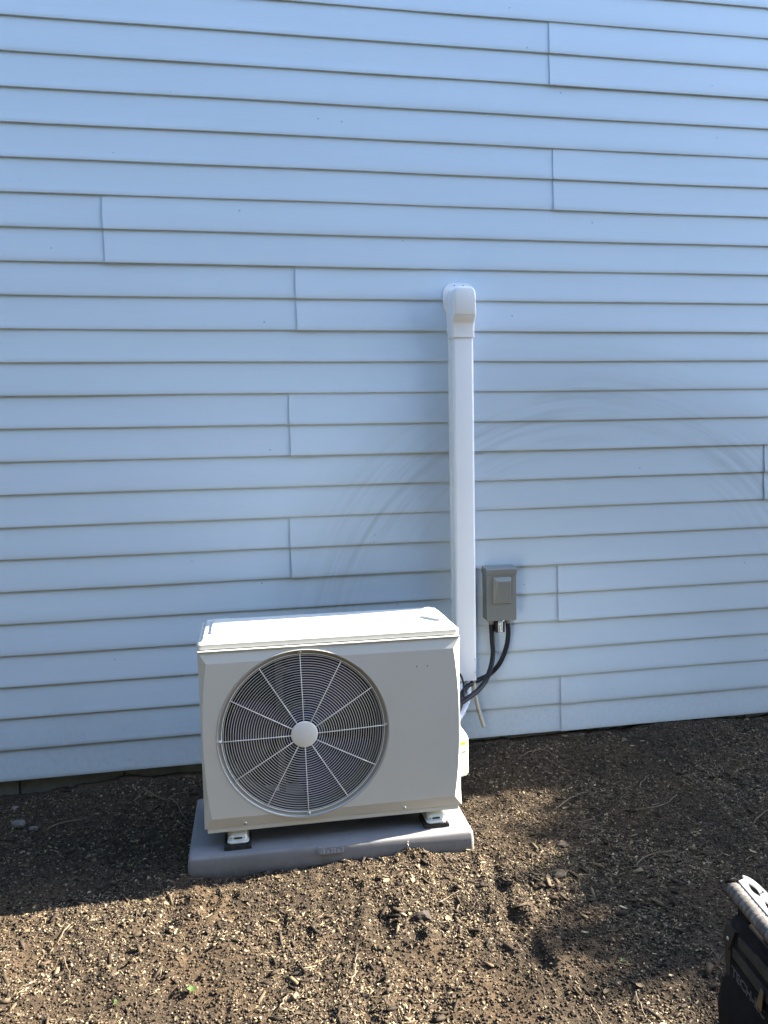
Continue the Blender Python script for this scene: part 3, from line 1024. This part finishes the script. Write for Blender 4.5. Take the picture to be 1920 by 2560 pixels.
def patch(s0, s1, z0, z1, o0, o1):
    return loft([[on_cover(s0, z0, o), on_cover(s1, z0, o), on_cover(s1, z1, o), on_cover(s0, z1, o)] for o in (o0, o1)])


lb = mk('warning_label', *patch(0.04, 0.80, 0.155, 0.232, -0.0003, 0.0005), 'label_paper', vcv)
mk('yellow_band', *patch(0.04, 0.80, 0.225, 0.235, 0.0004, 0.0009), 'label_yellow', vcv)
marks = [patch(0.08, 0.16 + 0.10 * random.random(), 0.2275, 0.2305, 0.0010, 0.0012)]
zz = 0.219
while zz > 0.176:
    marks.append(patch(0.10, 0.30 + 0.42 * random.random(), zz, zz + 0.0011, 0.0006, 0.0009))
    zz -= 0.0034
marks.append(patch(0.52, 0.78, 0.197, 0.2005, 0.0009, 0.0012))
mk('label_marks', *join(marks), 'label_ink', vcv)

# feet


def foot(cx):
    ft = []
    prof = [(-0.690, 0.010, 0.030), (-0.688, 0.012, 0.033), (-0.668, 0.013, 0.035), (-0.652, 0.034, 0.036), (-0.640, 0.0278, 0.036)]
    W_ = 0.036
    plate = []
    for k in range(9):
        a = math.pi * k / 8
        plate.append((cx + W_ * (1 if k < 4 else -1) * (1 if abs(math.cos(a)) > 0.9 else 0.96) - (0.0 if k != 4 else 0.0), 0, 0))
    out = [(cx - W_, -0.36), (cx - W_, -0.672), (cx - W_ + 0.004, -0.681), (cx - W_ + 0.013, -0.685),
           (cx + W_ - 0.013, -0.685), (cx + W_ - 0.004, -0.681), (cx + W_, -0.672), (cx + W_, -0.36)]
    v1, f1 = loft([[(x, y, -0.0145) for x, y in out], [(x, y, -0.0085) for x, y in out]])
    w0, w1 = 0.031, 0.024
    lo = [(cx - w0, -0.36), (cx - w0, -0.668), (cx - w0 + 0.008, -0.674), (cx + w0 - 0.008, -0.674), (cx + w0, -0.668), (cx + w0, -0.36)]
    hi = [(cx - w1, -0.36), (cx - w1, -0.650), (cx - w1 + 0.006, -0.653), (cx + w1 - 0.006, -0.653), (cx + w1, -0.650), (cx + w1, -0.36)]
    mid = [(x, y, 0.004) for x, y in lo]
    v2, f2 = loft([[(x, y, -0.0084) for x, y in lo], mid, [(x, y, 0.0275) for x, y in hi]])
    return join([(v1, f1), (v2, f2)])


for cx in (-0.236, 0.450):
    f_ = mk('mounting_foot', *foot(cx), 'foot_white', unit, bevel=0.002)
    a_ = [(cx - 0.012, -0.0035), (cx + 0.012, -0.0035), (cx + 0.015, 0.0), (cx + 0.012, 0.0028), (cx - 0.012, 0.0028), (cx - 0.015, 0.0)]
    mk('bolt_slot', *prism(a_, -0.6748, -0.665), 'black_hole', f_)
    for s in (-1, 1):
        mk('bolt_slot', *disc(cx + s * 0.021, 0.0005, 0.0018, -0.6746, -0.665, 10), 'black_hole', f_)

for cx, lab in ((-0.239, 'black ribbed rubber mat under the shaded left foot'), (0.447, 'black ribbed rubber mat under the sunlit right foot')):
    rp = root('rubber_mat', (cx, -0.645, -0.030), lab, 'rubber mat', 'rubber mats under the feet', rz=-0.02)
    mk('mat_base', *box(cx - 0.045, cx + 0.045, -0.693, -0.600, -0.0297, -0.020), 'rubber', rp)
    for k in range(11):
        xa = cx - 0.044 + 0.0081 * k
        mk('mat_rib', *box(xa, xa + 0.0045, -0.6945, -0.600, -0.0262, -0.0150), 'rubber', rp)

# ------------------------------------------------------------------ tool bag
BP = Vector((0.907, -1.669, 0.0))
BU = Vector((-0.1, -1.0, 0)).normalized()
BN = Vector((BU.y, -BU.x, 0))
bag = root('tool_bag', (0.98, -1.86, -0.107), 'black and grey fabric tool bag with a ribbed carrying handle', 'tool bag')


def bp(s, n, z):
    p = BP + BU * s + BN * n
    return (p.x, p.y, z)


def bag_ring(z, bulge, s0, L, w, r):
    pts = []
    for (ss, nn, a0) in ((s0 + L - r, -r, 0), (s0 + r, -r, 90), (s0 + r, -w + r, 180), (s0 + L - r, -w + r, 270)):
        for k in range(6):
            a = math.radians(a0 + 90 * k / 5)
            pts.append(bp(ss + (r + bulge) * math.cos(a), nn + (r + bulge) * math.sin(a), z))
    return pts


rings = [bag_ring(z, b, 0, 0.37, w, 0.035) for z, b, w in
         ((-0.107, 0.010, 0.20), (-0.09, 0.020, 0.20), (-0.03, 0.026, 0.20), (0.02, 0.018, 0.20), (0.052, 0.004, 0.20), (0.10, 0.0, 0.20), (0.150, 0.001, 0.20),
          (0.178, 0.000, 0.20), (0.196, -0.010, 0.20), (0.205, -0.028, 0.20))]
mk('bag_body', *loft(rings), 'bag_black', bag, smooth=True)


def on_face(poly, o0, o1):
    return loft([[bp(s, o, z) for s, z in poly] for o in (o0, o1)])


def arcband(s0, z0a, z0b, s1, z1a, z1b, sag=0.0, n=8):
    top = [(s0 + (s1 - s0) * k / n, z0a + (z1a - z0a) * k / n + sag * math.sin(math.pi * k / n)) for k in range(n + 1)]
    bot = [(s0 + (s1 - s0) * k / n, z0b + (z1b - z0b) * k / n + sag * math.sin(math.pi * k / n)) for k in range(n + 1)]
    return bot + top[::-1]


mk('pocket_panel', *on_face(arcband(0.068, 0.172, 0.150, 0.33, 0.176, 0.134, 0.004), -0.004, 0.0045), 'bag_grey', bag, bevel=0.0015)
mk('pocket_strip', *on_face(arcband(0.044, 0.131, 0.106, 0.33, 0.122, 0.088, 0.0), -0.004, 0.0042), 'bag_grey', bag, bevel=0.0015)
mk('corner_strap', *on_face([(0.014, 0.172), (0.060, 0.178), (0.036, 0.121), (0.032, 0.04), (0.018, 0.045), (0.004, 0.122)], -0.012, 0.0035), 'bag_strap', bag, bevel=0.0012)
mk('strap_flap', *on_face([(0.016, 0.173), (0.058, 0.178), (0.042, 0.138), (0.030, 0.116), (0.004, 0.126)], -0.010, 0.0065), 'bag_strap', bag, bevel=0.0012)
rv = [bp(0.027 + 0.005 * math.cos(a * math.pi / 6), 0.0066, 0.142 + 0.005 * math.sin(a * math.pi / 6)) for a in range(12)]
rv2 = [bp(0.027 + 0.0034 * math.cos(a * math.pi / 6), 0.0088, 0.142 + 0.0034 * math.sin(a * math.pi / 6)) for a in range(12)]
mk('rivet', *loft([rv, rv2]), 'screw_zinc', bag)
tv, tf = text_geo('TECH-LC', 0.031, outline=0.00042)
wid = max(v[0] for v in tv)
tv = [bp(0.044 + x / wid * 0.138, 0.0052 + z * 0.5, 0.066 - 0.010 * (x / wid) + y) for x, y, z in tv]
mk('name_lettering', tv, tf, 'thread_white', bag)
mk('name_band', *on_face(arcband(0.036, 0.101, 0.060, 0.33, 0.082, 0.045, 0.0), -0.006, 0.0032), 'bag_black', bag, bevel=0.001)
zp_ = [(0.176, 0.127), (0.186, 0.121), (0.181, 0.076), (0.168, 0.064), (0.158, 0.074), (0.163, 0.090)]
zpp = mk('zip_pull', *on_face(zp_, 0.008, 0.0115), 'zip_metal', bag, bevel=0.001)
mk('zip_pull_hole', *on_face([(0.163, 0.075), (0.175, 0.073), (0.170, 0.068)], 0.0112, 0.0122), 'black_hole', zpp)
# handle: ribbed grip, white side plate with lens openings, end post
g0, g1 = Vector((0.948, -1.640, 0.228)), Vector((0.893, -1.905, 0.245))
gp = [g0.lerp(g1, k / 90) for k in range(91)]


def grip_r(s):
    ph_ = (s * 15.0) % 1.0
    e = min(1.0, (s + 0.02) / 0.05)
    return (0.0215 - 0.0035 * math.exp(-((ph_ - 0.5) / 0.10) ** 2)) * (0.55 + 0.45 * e)


mk('handle_grip', *tube(gp, grip_r, 18, flat=0.85), 'grip_grey', bag, smooth=True)


def plate_pt(s, c, off):
    """s along the handle, c across from the grip outward and upward"""
    d = (g1 - g0).normalized()
    side = d.cross(Vector((0, 0, 1))).normalized()
    if side.x < 0:
        side = -side
    p = g0 + d * s + side * (0.012 + c * 0.78) + Vector((0, 0, 0.019 + c * 0.35 + off))
    return tuple(p)


def strip(f0, f1, s0, s1, n=24, th=0.004):
    top = [plate_pt(s0 + (s1 - s0) * k / n, f0(s0 + (s1 - s0) * k / n), 0) for k in range(n + 1)]
    bot = [plate_pt(s0 + (s1 - s0) * k / n, f1(s0 + (s1 - s0) * k / n), 0) for k in range(n + 1)]
    rings_ = []
    for a, b in zip(top, bot):
        rings_.append([a, b, (b[0], b[1], b[2] - th), (a[0], a[1], a[2] - th)])
    return loft(rings_)


lens = lambda s: 0.010 * max(0.0, math.sin(math.pi * ((s - 0.02) % 0.085) / 0.070)) if 0.02 < s and ((s - 0.02) % 0.085) < 0.070 else 0.0
mk('handle_plate', *join([strip(lambda s: 0.0, lambda s: 0.018 - lens(s) * 0.75, 0.0, 0.27, 60),
                          strip(lambda s: 0.0182 + lens(s) * 0.75, lambda s: 0.040 - 0.012 * math.exp(-s / 0.03), -0.012, 0.27, 60)]), 'plate_white', bag)
for s in (0.075, 0.16):
    mk('plate_boss', *loft([[tuple(Vector(plate_pt(s, 0.0335, o)) + Vector((r * math.cos(a * math.pi / 6), r * math.sin(a * math.pi / 6), 0))) for a in range(12)]
                            for r, o in ((0.0035, -0.002), (0.0035, 0.0012), (0.0022, 0.0016))]), 'grip_grey', bag)
mk('handle_post', *loft([[tuple(g0.lerp(g1, s) + Vector((dx_, dy_, z))) for dx_, dy_ in ((-0.012, -0.02), (0.018, -0.02), (0.018, 0.02), (-0.012, 0.02))]
                         for s, z in ((0.30, -0.06), (0.30, -0.012))]), 'bag_black', bag)
mk('handle_post', *loft([[tuple(g0.lerp(g1, s) + Vector((dx_, dy_, z))) for dx_, dy_ in ((-0.012, -0.02), (0.018, -0.02), (0.018, 0.02), (-0.012, 0.02))]
                         for s, z in ((0.95, -0.06), (0.95, -0.012))]), 'bag_black', bag)
oc = catmull([(1.06, -1.70, 0.20), (1.04, -1.72, 0.235), (1.01, -1.76, 0.25), (0.98, -1.83, 0.24), (0.97, -1.92, 0.21)], 8)
tag(mk('cord', *tube(oc, 0.0045, 10), 'cord_orange', smooth=True, loc=(1.06, -1.70, 0.2)), 'faded orange cord lying across the tool bag behind its handle', 'cord')

# ------------------------------------------------------------------ tree beyond the house corner (its shade falls on the right)
tree = root('tree', (8.3, 0.35, -0.1), 'leafy tree standing beyond the right corner of the house', 'tree')
tr = tube(catmull([(8.3, 0.35, -0.3), (8.28, 0.33, 0.8), (8.33, 0.40, 1.7), (8.30, 0.36, 2.8), (8.28, 0.3, 3.9)], 6), lambda s: 0.12 * (1 - 0.8 * s) + 0.01, 12)
limbs = [tr]
R3 = random.Random(5)
clumps = []
for k in range(15):
    a = k * 2.4
    z0 = 1.7 + 0.16 * k
    r = R3.uniform(0.55, 0.95)
    tip = (8.3 + r * math.cos(a), 0.35 + r * math.sin(a), z0 + R3.uniform(0.2, 0.7))
    limbs.append(tube(catmull([(8.3, 0.36, z0), (8.3 + 0.5 * r * math.cos(a), 0.35 + 0.5 * r * math.sin(a), z0 + 0.15), tip], 4), lambda s: 0.03 * (1 - 0.8 * s), 7))
    clumps.append(tip)
mk('trunk', *join(limbs), 'bark', tree, smooth=True)
BY = [-1.8, -1.43, -1.40, -1.35, -1.25, -1.20, -1.08, -1.02, -0.92, -0.85, -0.6, -0.38, 0.5]      # edge of the shade on the ground
BX = [9.0, 2.2, 1.05, 0.92, 0.78, 0.90, 0.74, 0.94, 0.88, 1.02, 1.05, 1.03, 1.0]


def shade_at(p):
    k_ = (p[2] + 0.09) / math.tan(SUN_EL)
    return p[0] + LXY.x * k_, p[1] + LXY.y * k_


clumps = [p for p in clumps if shade_at(p)[0] > float(np.interp(shade_at(p)[1], BY, BX)) + 0.15]
while len(clumps) < 230:
    sy_ = R3.uniform(-1.42, 0.30)
    b_x = float(np.interp(sy_, BY, BX))
    sx_ = R3.uniform(b_x + 0.10, 3.0)
    if sx_ < b_x + 0.3 and R3.random() < 0.35:
        continue
    x_ = R3.uniform(7.3, 9.2)
    clumps.append((x_, sy_ + 0.095 * (x_ - sx_), math.tan(SUN_EL) * math.hypot(1, 0.095) * (x_ - sx_) - 0.09))
lp, lt = [], []
cc = np.array(clumps)
NL = 32000
ci = rng.integers(0, len(cc), NL)
pos_ = cc[ci] + rng.normal(0, 0.105, (NL, 3))
ax1 = rng.normal(0, 1, (NL, 3))
ax1 /= np.linalg.norm(ax1, axis=1)[:, None]
ax2 = np.cross(ax1, rng.normal(0, 1, (NL, 3)))
ax2 /= np.linalg.norm(ax2, axis=1)[:, None]
sz = rng.uniform(0.04, 0.075, NL)[:, None]
quad = np.stack([pos_ - ax1 * sz, pos_ + ax2 * sz * 0.5, pos_ + ax1 * sz, pos_ - ax2 * sz * 0.5], 1).reshape(-1, 3)
quad -= np.array([8.3, 0.35, -0.1])
cr_o = fast_mesh('crown', quad, np.arange(NL * 4).reshape(-1, 4), 'tree_leaf', smooth=False)
cr_o.parent = tree


# ------------------------------------------------------------------ added evergreens behind the camera and at left, out of view, blocking low sky
evg = root('evergreen_tree', (0, 0, 0), 'x', 'tree')
RE = random.Random(9)
core = []
for k in range(15):
    s = k / 14
    rr = 0.16 + 0.92 * math.sin(math.pi * min(1, 0.18 + 0.86 * s)) ** 0.8 * (1 - 0.55 * s)
    core.append([((rr * RE.uniform(0.82, 1.12)) * math.cos(a_ * math.pi / 10), (rr * RE.uniform(0.82, 1.12)) * math.sin(a_ * math.pi / 10), 0.25 + 6.0 * s)
                 for a_ in range(20)])
ecr = mk('crown', *loft(core), 'evergreen', evg)
mk('trunk', *tube([(0, 0, -0.3), (0.02, 0, 0.4), (0, 0.01, 1.2)], 0.09, 10), 'bark', evg, smooth=True)
lv_ = []
pts_ = np.array([core[RE.randrange(15)][RE.randrange(20)] for _ in range(2600)]) + rng.normal(0, 0.13, (2600, 3))
d1 = rng.normal(0, 1, (2600, 3))
d1 /= np.linalg.norm(d1, axis=1)[:, None]
d2 = np.cross(d1, rng.normal(0, 1, (2600, 3)))
d2 /= np.linalg.norm(d2, axis=1)[:, None]
qd = np.stack([pts_ - d1 * 0.11, pts_ + d2 * 0.04, pts_ + d1 * 0.11, pts_ - d2 * 0.04], 1).reshape(-1, 3)
spr = fast_mesh('sprays', qd, np.arange(2600 * 4).reshape(-1, 4), 'evergreen', smooth=False)
spr.parent = evg
lab_e = ['dense dark evergreen tree, number %s from the left of the row across the yard' % w for w in
         ('one', 'two', 'three', 'four', 'five', 'six', 'seven', 'eight', 'nine', 'ten', 'eleven')]
lab_e += ['dense dark evergreen tree closing the left end of the yard, %s' % w for w in ('nearest the blue house', 'in the middle', 'next to the long row')]
for k in range(14):
    if k == 0:
        e_ = evg
    else:
        e_ = evg.copy()
        COL.objects.link(e_)
        for ch in list(evg.children):
            c_ = ch.copy()
            COL.objects.link(c_)
            c_.parent = e_
    e_.location = (-8.2 + 1.62 * k, -5.6 + 0.25 * math.sin(k * 2.2), -0.1)
    e_.rotation_euler = (0, 0, k * 1.3)
    e_.scale = (1, 1, 1.13 + 0.06 * math.sin(k * 3.1))
    if k > 10:
        e_.location = (-7.4, -0.9 - 1.55 * (k - 11), -0.1)  # extra trees added to cut low sky light from the left
    tag(e_, lab_e[k], 'tree', 'evergreens across the yard')

# ------------------------------------------------------------------ litter on the ground


def in_view(x, y, mx=0.28):
    """keep what the camera, or one standing a step aside, could see"""
    return (y < -0.012) & (y > -2.0) & (x > -1.32) & (x < 2.4) & ((x + 0.2038) < (y + 3.3) * 0.74 + 0.35) & ((x + 0.2038) > -(y + 3.3) * 0.33 - 0.30)


def free_of(x, y):
    inpad = (np.abs(x - 0.087) < 0.492) & (np.abs(y + 0.50) < 0.238)
    return ~inpad


def scatter(name, mat, N, bv, bf, smin, smax, tilt, lift, tone_fn, keep=None, stretch=None, seed=1, smooth=False):
    r = np.random.default_rng(seed)
    x = r.uniform(-1.32, 2.4, N * 3)
    y = r.uniform(-2.0, -0.012, N * 3)
    k = in_view(x, y) & free_of(x, y)
    if keep is not None:
        k &= r.random(len(x)) < keep(x, y)
    x, y = x[k][:N], y[k][:N]
    n = len(x)
    z = gz(x, y)
    e = 0.012
    gxn, gyn = (gz(x + e, y) - gz(x - e, y)) / (2 * e), (gz(x, y + e) - gz(x, y - e)) / (2 * e)
    s = smin * (smax / smin) ** r.random(n) if smax > smin else np.full(n, smin)
    yaw = r.uniform(0, 2 * np.pi, n)
    tx, ty = np.clip(-gxn, -.8, .8) + r.normal(0, tilt, n), np.clip(-gyn, -.8, .8) + r.normal(0, tilt, n)
    nrm = np.stack([tx, ty, np.ones(n)], -1)
    nrm /= np.linalg.norm(nrm, axis=1)[:, None]
    a = np.stack([np.cos(yaw), np.sin(yaw), np.zeros(n)], -1)
    a -= nrm * np.sum(a * nrm, -1)[:, None]
    a /= np.linalg.norm(a, axis=1)[:, None]
    b = np.cross(nrm, a)
    st = stretch(r, n) if stretch else np.ones((n, 3))
    bvv = np.asarray(bv)[None] * st[:, None, :] * s[:, None, None]
    if name == 'leaf_litter':
        bvv = bvv + r.normal(0, 0.07, bvv.shape) * s[:, None, None]
    if name in ('wood_chips', 'bark_pieces'):
        bvv = bvv * r.uniform(0.7, 1.25, bvv.shape)
    if bvv.shape[1] <= 8 and name == 'soil_crumbs':
        bvv = bvv * r.uniform(0.6, 1.3, bvv.shape[:2] + (1,))
    P = np.stack([x, y, z + lift * s], -1)[:, None, :] + bvv[..., :1] * a[:, None] + bvv[..., 1:2] * b[:, None] + bvv[..., 2:] * nrm[:, None]
    F = (np.asarray(bf)[None] + (np.arange(n) * len(bv))[:, None, None]).reshape(-1, np.asarray(bf).shape[1])
    tone = np.repeat(tone_fn(r, n, x, y), len(bv))
    return fast_mesh(name, P.reshape(-1, 3), F, mat, tone, smooth=smooth)


octv = [(1, 0, 0), (-1, 0, 0), (0, 1, 0), (0, -1, 0), (0, 0, 0.8), (0, 0, -0.8)]
octf = [(0, 2, 4), (2, 1, 4), (1, 3, 4), (3, 0, 4), (2, 0, 5), (1, 2, 5), (3, 1, 5), (0, 3, 5)]
patchy = lambda x, y: 0.5 + 0.42 * vnoise(x, y, 0.26, 33) + 0.30 * vnoise(x, y, 0.09, 34)
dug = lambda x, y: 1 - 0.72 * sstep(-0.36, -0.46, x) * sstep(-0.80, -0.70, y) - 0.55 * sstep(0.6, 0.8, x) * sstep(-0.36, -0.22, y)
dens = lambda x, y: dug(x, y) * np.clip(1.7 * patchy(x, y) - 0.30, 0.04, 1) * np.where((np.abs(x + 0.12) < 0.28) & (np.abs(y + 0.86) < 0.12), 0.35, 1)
o = scatter('soil_crumbs', 'crumb', 85000, octv, octf, 0.0014, 0.0062, 0.4, 0.25,
            lambda r, n, x, y: np.clip(r.beta(2.0, 2.0, n), 0, 1), seed=21)
tag(o, 'crumbly dark soil grains over the whole ground', 'soil', kind='stuff')
bxv, bxf = box(-0.5, 0.5, -0.5, 0.5, -0.5, 0.5)
bxv = np.array(bxv) * 1.0
bxv[[1, 5], 1] *= 0.55
bxv[[3, 7], 1] *= 0.75
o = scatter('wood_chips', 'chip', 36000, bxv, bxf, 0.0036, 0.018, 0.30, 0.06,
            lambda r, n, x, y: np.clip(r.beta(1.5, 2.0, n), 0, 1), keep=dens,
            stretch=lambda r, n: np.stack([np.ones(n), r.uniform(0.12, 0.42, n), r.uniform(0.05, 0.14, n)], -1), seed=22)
tag(o, 'shredded wood mulch strewn over the ground', 'mulch', kind='stuff')
lfv, lff = [], []
prof_l = [(-0.5, 0.0), (-0.28, 0.20), (0.0, 0.26), (0.28, 0.17), (0.5, 0.0)]
for (x_, w_) in prof_l:
    c_ = 0.10 * (1 - 4 * x_ * x_)
    lfv += [(x_, -w_, 0.10 - c_ + abs(w_) * 0.35), (x_, 0, 0.10 - c_), (x_, w_, 0.10 - c_ + abs(w_) * 0.35)]
for k in range(4):
    q = k * 3
    lff += [(q, q + 3, q + 4), (q, q + 4, q + 1), (q + 1, q + 4, q + 5), (q + 1, q + 5, q + 2)]
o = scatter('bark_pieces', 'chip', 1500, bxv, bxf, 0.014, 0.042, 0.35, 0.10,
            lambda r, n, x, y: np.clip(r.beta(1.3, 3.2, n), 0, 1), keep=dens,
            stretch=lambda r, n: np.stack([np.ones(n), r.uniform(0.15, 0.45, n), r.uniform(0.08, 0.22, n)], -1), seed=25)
tag(o, 'dark splintered bark pieces mixed into the mulch', 'bark', kind='stuff')
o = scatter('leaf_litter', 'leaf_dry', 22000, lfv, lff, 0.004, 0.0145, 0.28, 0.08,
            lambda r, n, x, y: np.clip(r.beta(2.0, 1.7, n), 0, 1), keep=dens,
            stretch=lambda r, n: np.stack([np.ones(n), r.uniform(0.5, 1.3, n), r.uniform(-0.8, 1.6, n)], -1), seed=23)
tag(o, 'small dry tan leaf fragments littering the ground', 'leaf litter', kind='stuff')
pv = [(-0.5, -0.02, 0), (-0.5, 0.02, 0), (-0.5, 0, 0.03), (0, 0.05, 0), (0, 0.09, 0), (0, 0.07, 0.03), (0.5, -0.02, 0.02), (0.5, 0.02, 0.02), (0.5, 0, 0.05)]
pf = []
for q in (0, 3):
    pf += [(q, q + 1, q + 4), (q, q + 4, q + 3), (q + 1, q + 2, q + 5), (q + 1, q + 5, q + 4), (q + 2, q, q + 3), (q + 2, q + 3, q + 5)]
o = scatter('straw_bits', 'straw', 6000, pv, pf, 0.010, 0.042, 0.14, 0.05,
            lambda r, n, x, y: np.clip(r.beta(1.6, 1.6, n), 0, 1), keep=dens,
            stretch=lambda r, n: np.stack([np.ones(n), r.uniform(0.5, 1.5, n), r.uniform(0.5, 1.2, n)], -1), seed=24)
tag(o, 'thin dry stalks and splinters scattered in the mulch', 'straw', kind='stuff')

# twigs that can be told apart
TW = [([(0.937, -0.557), (1.03, -0.49), (1.127, -0.444), (1.196, -0.478)], 0.0028, 'long thin curved twig in the dappled shade right of the pad'),
      ([(0.947, -0.165), (1.02, -0.13), (1.086, -0.145), (1.104, -0.344)], 0.0034, 'forked pale twig in the shade near the drain hose'),
      ([(0.96, -0.175), (1.04, -0.19), (1.10, -0.26), (1.16, -0.33)], 0.0024, 'slender twig beside the forked pale one near the drain hose'),
      ([(0.043, -1.343), (0.060, -1.30), (0.073, -1.251), (0.085, -1.215)], 0.0036, 'straight stout twig pointing at the middle of the pad'),
      ([(-0.60, -0.125), (-0.53, -0.19), (-0.491, -0.205), (-0.425, -0.342)], 0.0038, 'knobbly pale twig in the shadow left of the pad'),
      ([(-0.93, -0.30), (-0.88, -0.27), (-0.82, -0.262)], 0.0046, 'short thick twig in the dark shadow at far left'),
      ([(-0.742, -0.90), (-0.747, -0.94), (-0.757, -0.985)], 0.0036, 'short pale stick just outside the left shadow'),
      ([(-0.722, -1.07), (-0.705, -1.11), (-0.688, -1.15)], 0.0030, 'thin upright-looking stick at lower left in the sun'),
      ([(0.632, -1.53), (0.63, -1.56), (0.622, -1.63)], 0.0036, 'dark twig at the bottom edge left of the bag'),
      ([(1.345, -0.45), (1.38, -0.40), (1.43, -0.375)], 0.0044, 'pale stick in the tree shade halfway to the right edge'),
      ([(-0.14, -1.40), (-0.13, -1.365), (-0.116, -1.335)], 0.0032, 'short stick at the bottom left of centre'),
      ([(0.36, -1.03), (0.40, -1.005), (0.44, -0.985)], 0.0028, 'short straight twig in front of the pad’s right end'),
      ([(0.755, -1.525), (0.745, -1.56), (0.735, -1.61)], 0.0032, 'pale splinter in the sun left of the bag'),
      ([(1.875, -0.06), (1.86, -0.15), (1.83, -0.25)], 0.0026, 'thin twig in the deep shade by the siding at far right'),
      ([(1.25, -0.62), (1.36, -0.60), (1.46, -0.53)], 0.0030, 'grey twig lying level in the tree shade'),
      ([(1.05, -0.98), (1.12, -0.92), (1.22, -0.90)], 0.0032, 'short grey stick in the tree shade above the bag'),
      ([(1.60, -0.80), (1.70, -0.74), (1.80, -0.72)], 0.0034, 'stick in the tree shade at the right edge'),
      ([(-0.98, -1.00), (-0.93, -0.97), (-0.86, -0.985)], 0.0030, 'reddish twig at the left edge in the sun')]
for i, (pts, r, lab) in enumerate(TW):
    P3 = [(x, y, float(gz(x, y)) + 0.006 + 0.004 * random.random()) for x, y in pts]
    pp = catmull(P3, 3)
    pp = [p + Vector((random.uniform(-1, 1), random.uniform(-1, 1), random.uniform(-0.5, 0.5))) * r * 1.1 for p in pp]
    r = r * 0.70
    V, F = tube(pp, lambda s, r=r: r * (1 - 0.45 * s), 7)
    if i in (1, 4, 2):
        m_ = pp[len(pp) // 2]
        sp_ = catmull([m_, m_ + Vector((0.03, 0.02, 0.006)), m_ + Vector((0.07, 0.025, 0.008))], 4)
        V, F = join([(V, F), tube(sp_, lambda s, r=r: r * 0.6 * (1 - 0.5 * s), 6)])
    tag(mk('twig', V, F, 'twig_bark', smooth=True, loc=P3[0]), lab.replace('’', "'"), 'twig', 'twigs on the mulch')

# larger whole leaves, stones and weeds
lf_me = None
big = []
rl = random.Random(3)
while len(big) < 48:
    x, y = rl.uniform(-1.2, 1.9), rl.uniform(-1.75, -0.1)
    if in_view(np.array(x), np.array(y)) and free_of(np.array(x), np.array(y)) and (y < -0.75 or x > 0.62) and not (x > 0.85 and y < -1.5):
        big.append((x, y))
lv = np.array(lfv)
vars_ = []
for k in range(5):
    q = lv.copy()
    q[:, 1] *= rl.uniform(0.75, 1.35)
    q[:, 2] *= rl.uniform(0.5, 1.8)
    q[:, 2] += rl.uniform(-0.25, 0.25) * q[:, 0] ** 2 + rl.uniform(-0.3, 0.3) * q[:, 0] * q[:, 1]
    me = bpy.data.meshes.new('dry_leaf')
    me.from_pydata([tuple(v) for v in q], [], lff)
    at = me.attributes.new('tone', 'FLOAT', 'POINT')
    at.data.foreach_set('value', [rl.uniform(0.5, 0.9)] * len(q))
    me.materials.append(MATS['leaf_dry'])
    me.polygons.foreach_set('use_smooth', [True] * len(me.polygons))
    vars_.append(me)
for k, (x, y) in enumerate(big):
    o = bpy.data.objects.new('dry_leaf', vars_[k % 5])
    COL.objects.link(o)
    s = rl.uniform(0.020, 0.034)
    o.location = (x, y, float(gz(x, y)) + 0.003)
    o.scale = (s, s, s)
    o.rotation_euler = (rl.uniform(-0.4, 0.4), rl.uniform(-0.4, 0.4), rl.uniform(0, 6.28))
    tag(o, 'whole dry tan leaf lying on the mulch', 'leaf', 'whole dry leaves on the mulch')

for (x, y, s, lab) in ((-1.041, -0.248, 0.020, 'rounded grey stone in the shadow at the left edge, the larger of a pair'),
                       (-0.981, -0.283, 0.014, 'small grey stone beside a larger one in the left shadow'),
                       (-1.09, -0.10, 0.012, 'small stone by the block foundation at far left'),
                       (0.865, -0.801, 0.017, 'brown clod at the edge of the tree shade right of the pad'),
                       (0.781, -0.975, 0.020, 'dark lump of bark in the sun right of the pad'),
                       (0.30, -1.09, 0.020, 'rough clod beside a hole in front of the pad')):
    bm = bmesh.new()
    bmesh.ops.create_icosphere(bm, subdivisions=2, radius=1)
    for v in bm.verts:
        f_ = 1 + 0.25 * math.sin(v.co.x * 3 + x * 9) * math.cos(v.co.y * 4 + s * 300) + rl.uniform(-0.06, 0.06)
        v.co = Vector((v.co.x * 1.25, v.co.y, v.co.z * 0.62)) * s * f_
    me = bpy.data.meshes.new('stone')
    bm.to_mesh(me)
    bm.free()
    me.materials.append(MATS['stone' if 'stone' in lab else 'clod_dark'])
    o = bpy.data.objects.new('stone' if 'stone' in lab else 'clod', me)
    COL.objects.link(o)
    o.location = (x, y, float(gz(x, y)) + s * 0.35)
    tag(o, lab, 'stone' if 'stone' in lab else 'clod')

for (x, y, n, s, lab) in ((-0.364, -1.265, 6, 0.014, 'small green weed sprout in the sun at lower left'),
                          (-0.554, -1.277, 3, 0.010, 'tiny pair of green seedling leaves at the bottom left'),
                          (0.785, -1.40, 4, 0.009, 'tiny green seedling in the sun left of the bag')):
    z = float(gz(x, y))
    wd = root('weed', (x, y, z), lab, 'weed')
    mk('stem', *tube([(x, y, z - 0.005), (x + 0.001, y, z + 0.008), (x, y + 0.002, z + 0.014)], 0.0012, 6), 'weed_green', wd)
    for k in range(n):
        a = k * 2.39996 + x
        V = []
        for (lx, ly, lz) in lfv:
            r_ = (lx + 0.55) * s
            w_ = ly * s * 1.3
            V.append((x + r_ * math.cos(a) - w_ * math.sin(a), y + r_ * math.sin(a) + w_ * math.cos(a), z + 0.012 + r_ * 0.35 + lz * s * 0.3))
        mk('leaf', V, lff, 'weed_green', wd, smooth=True)
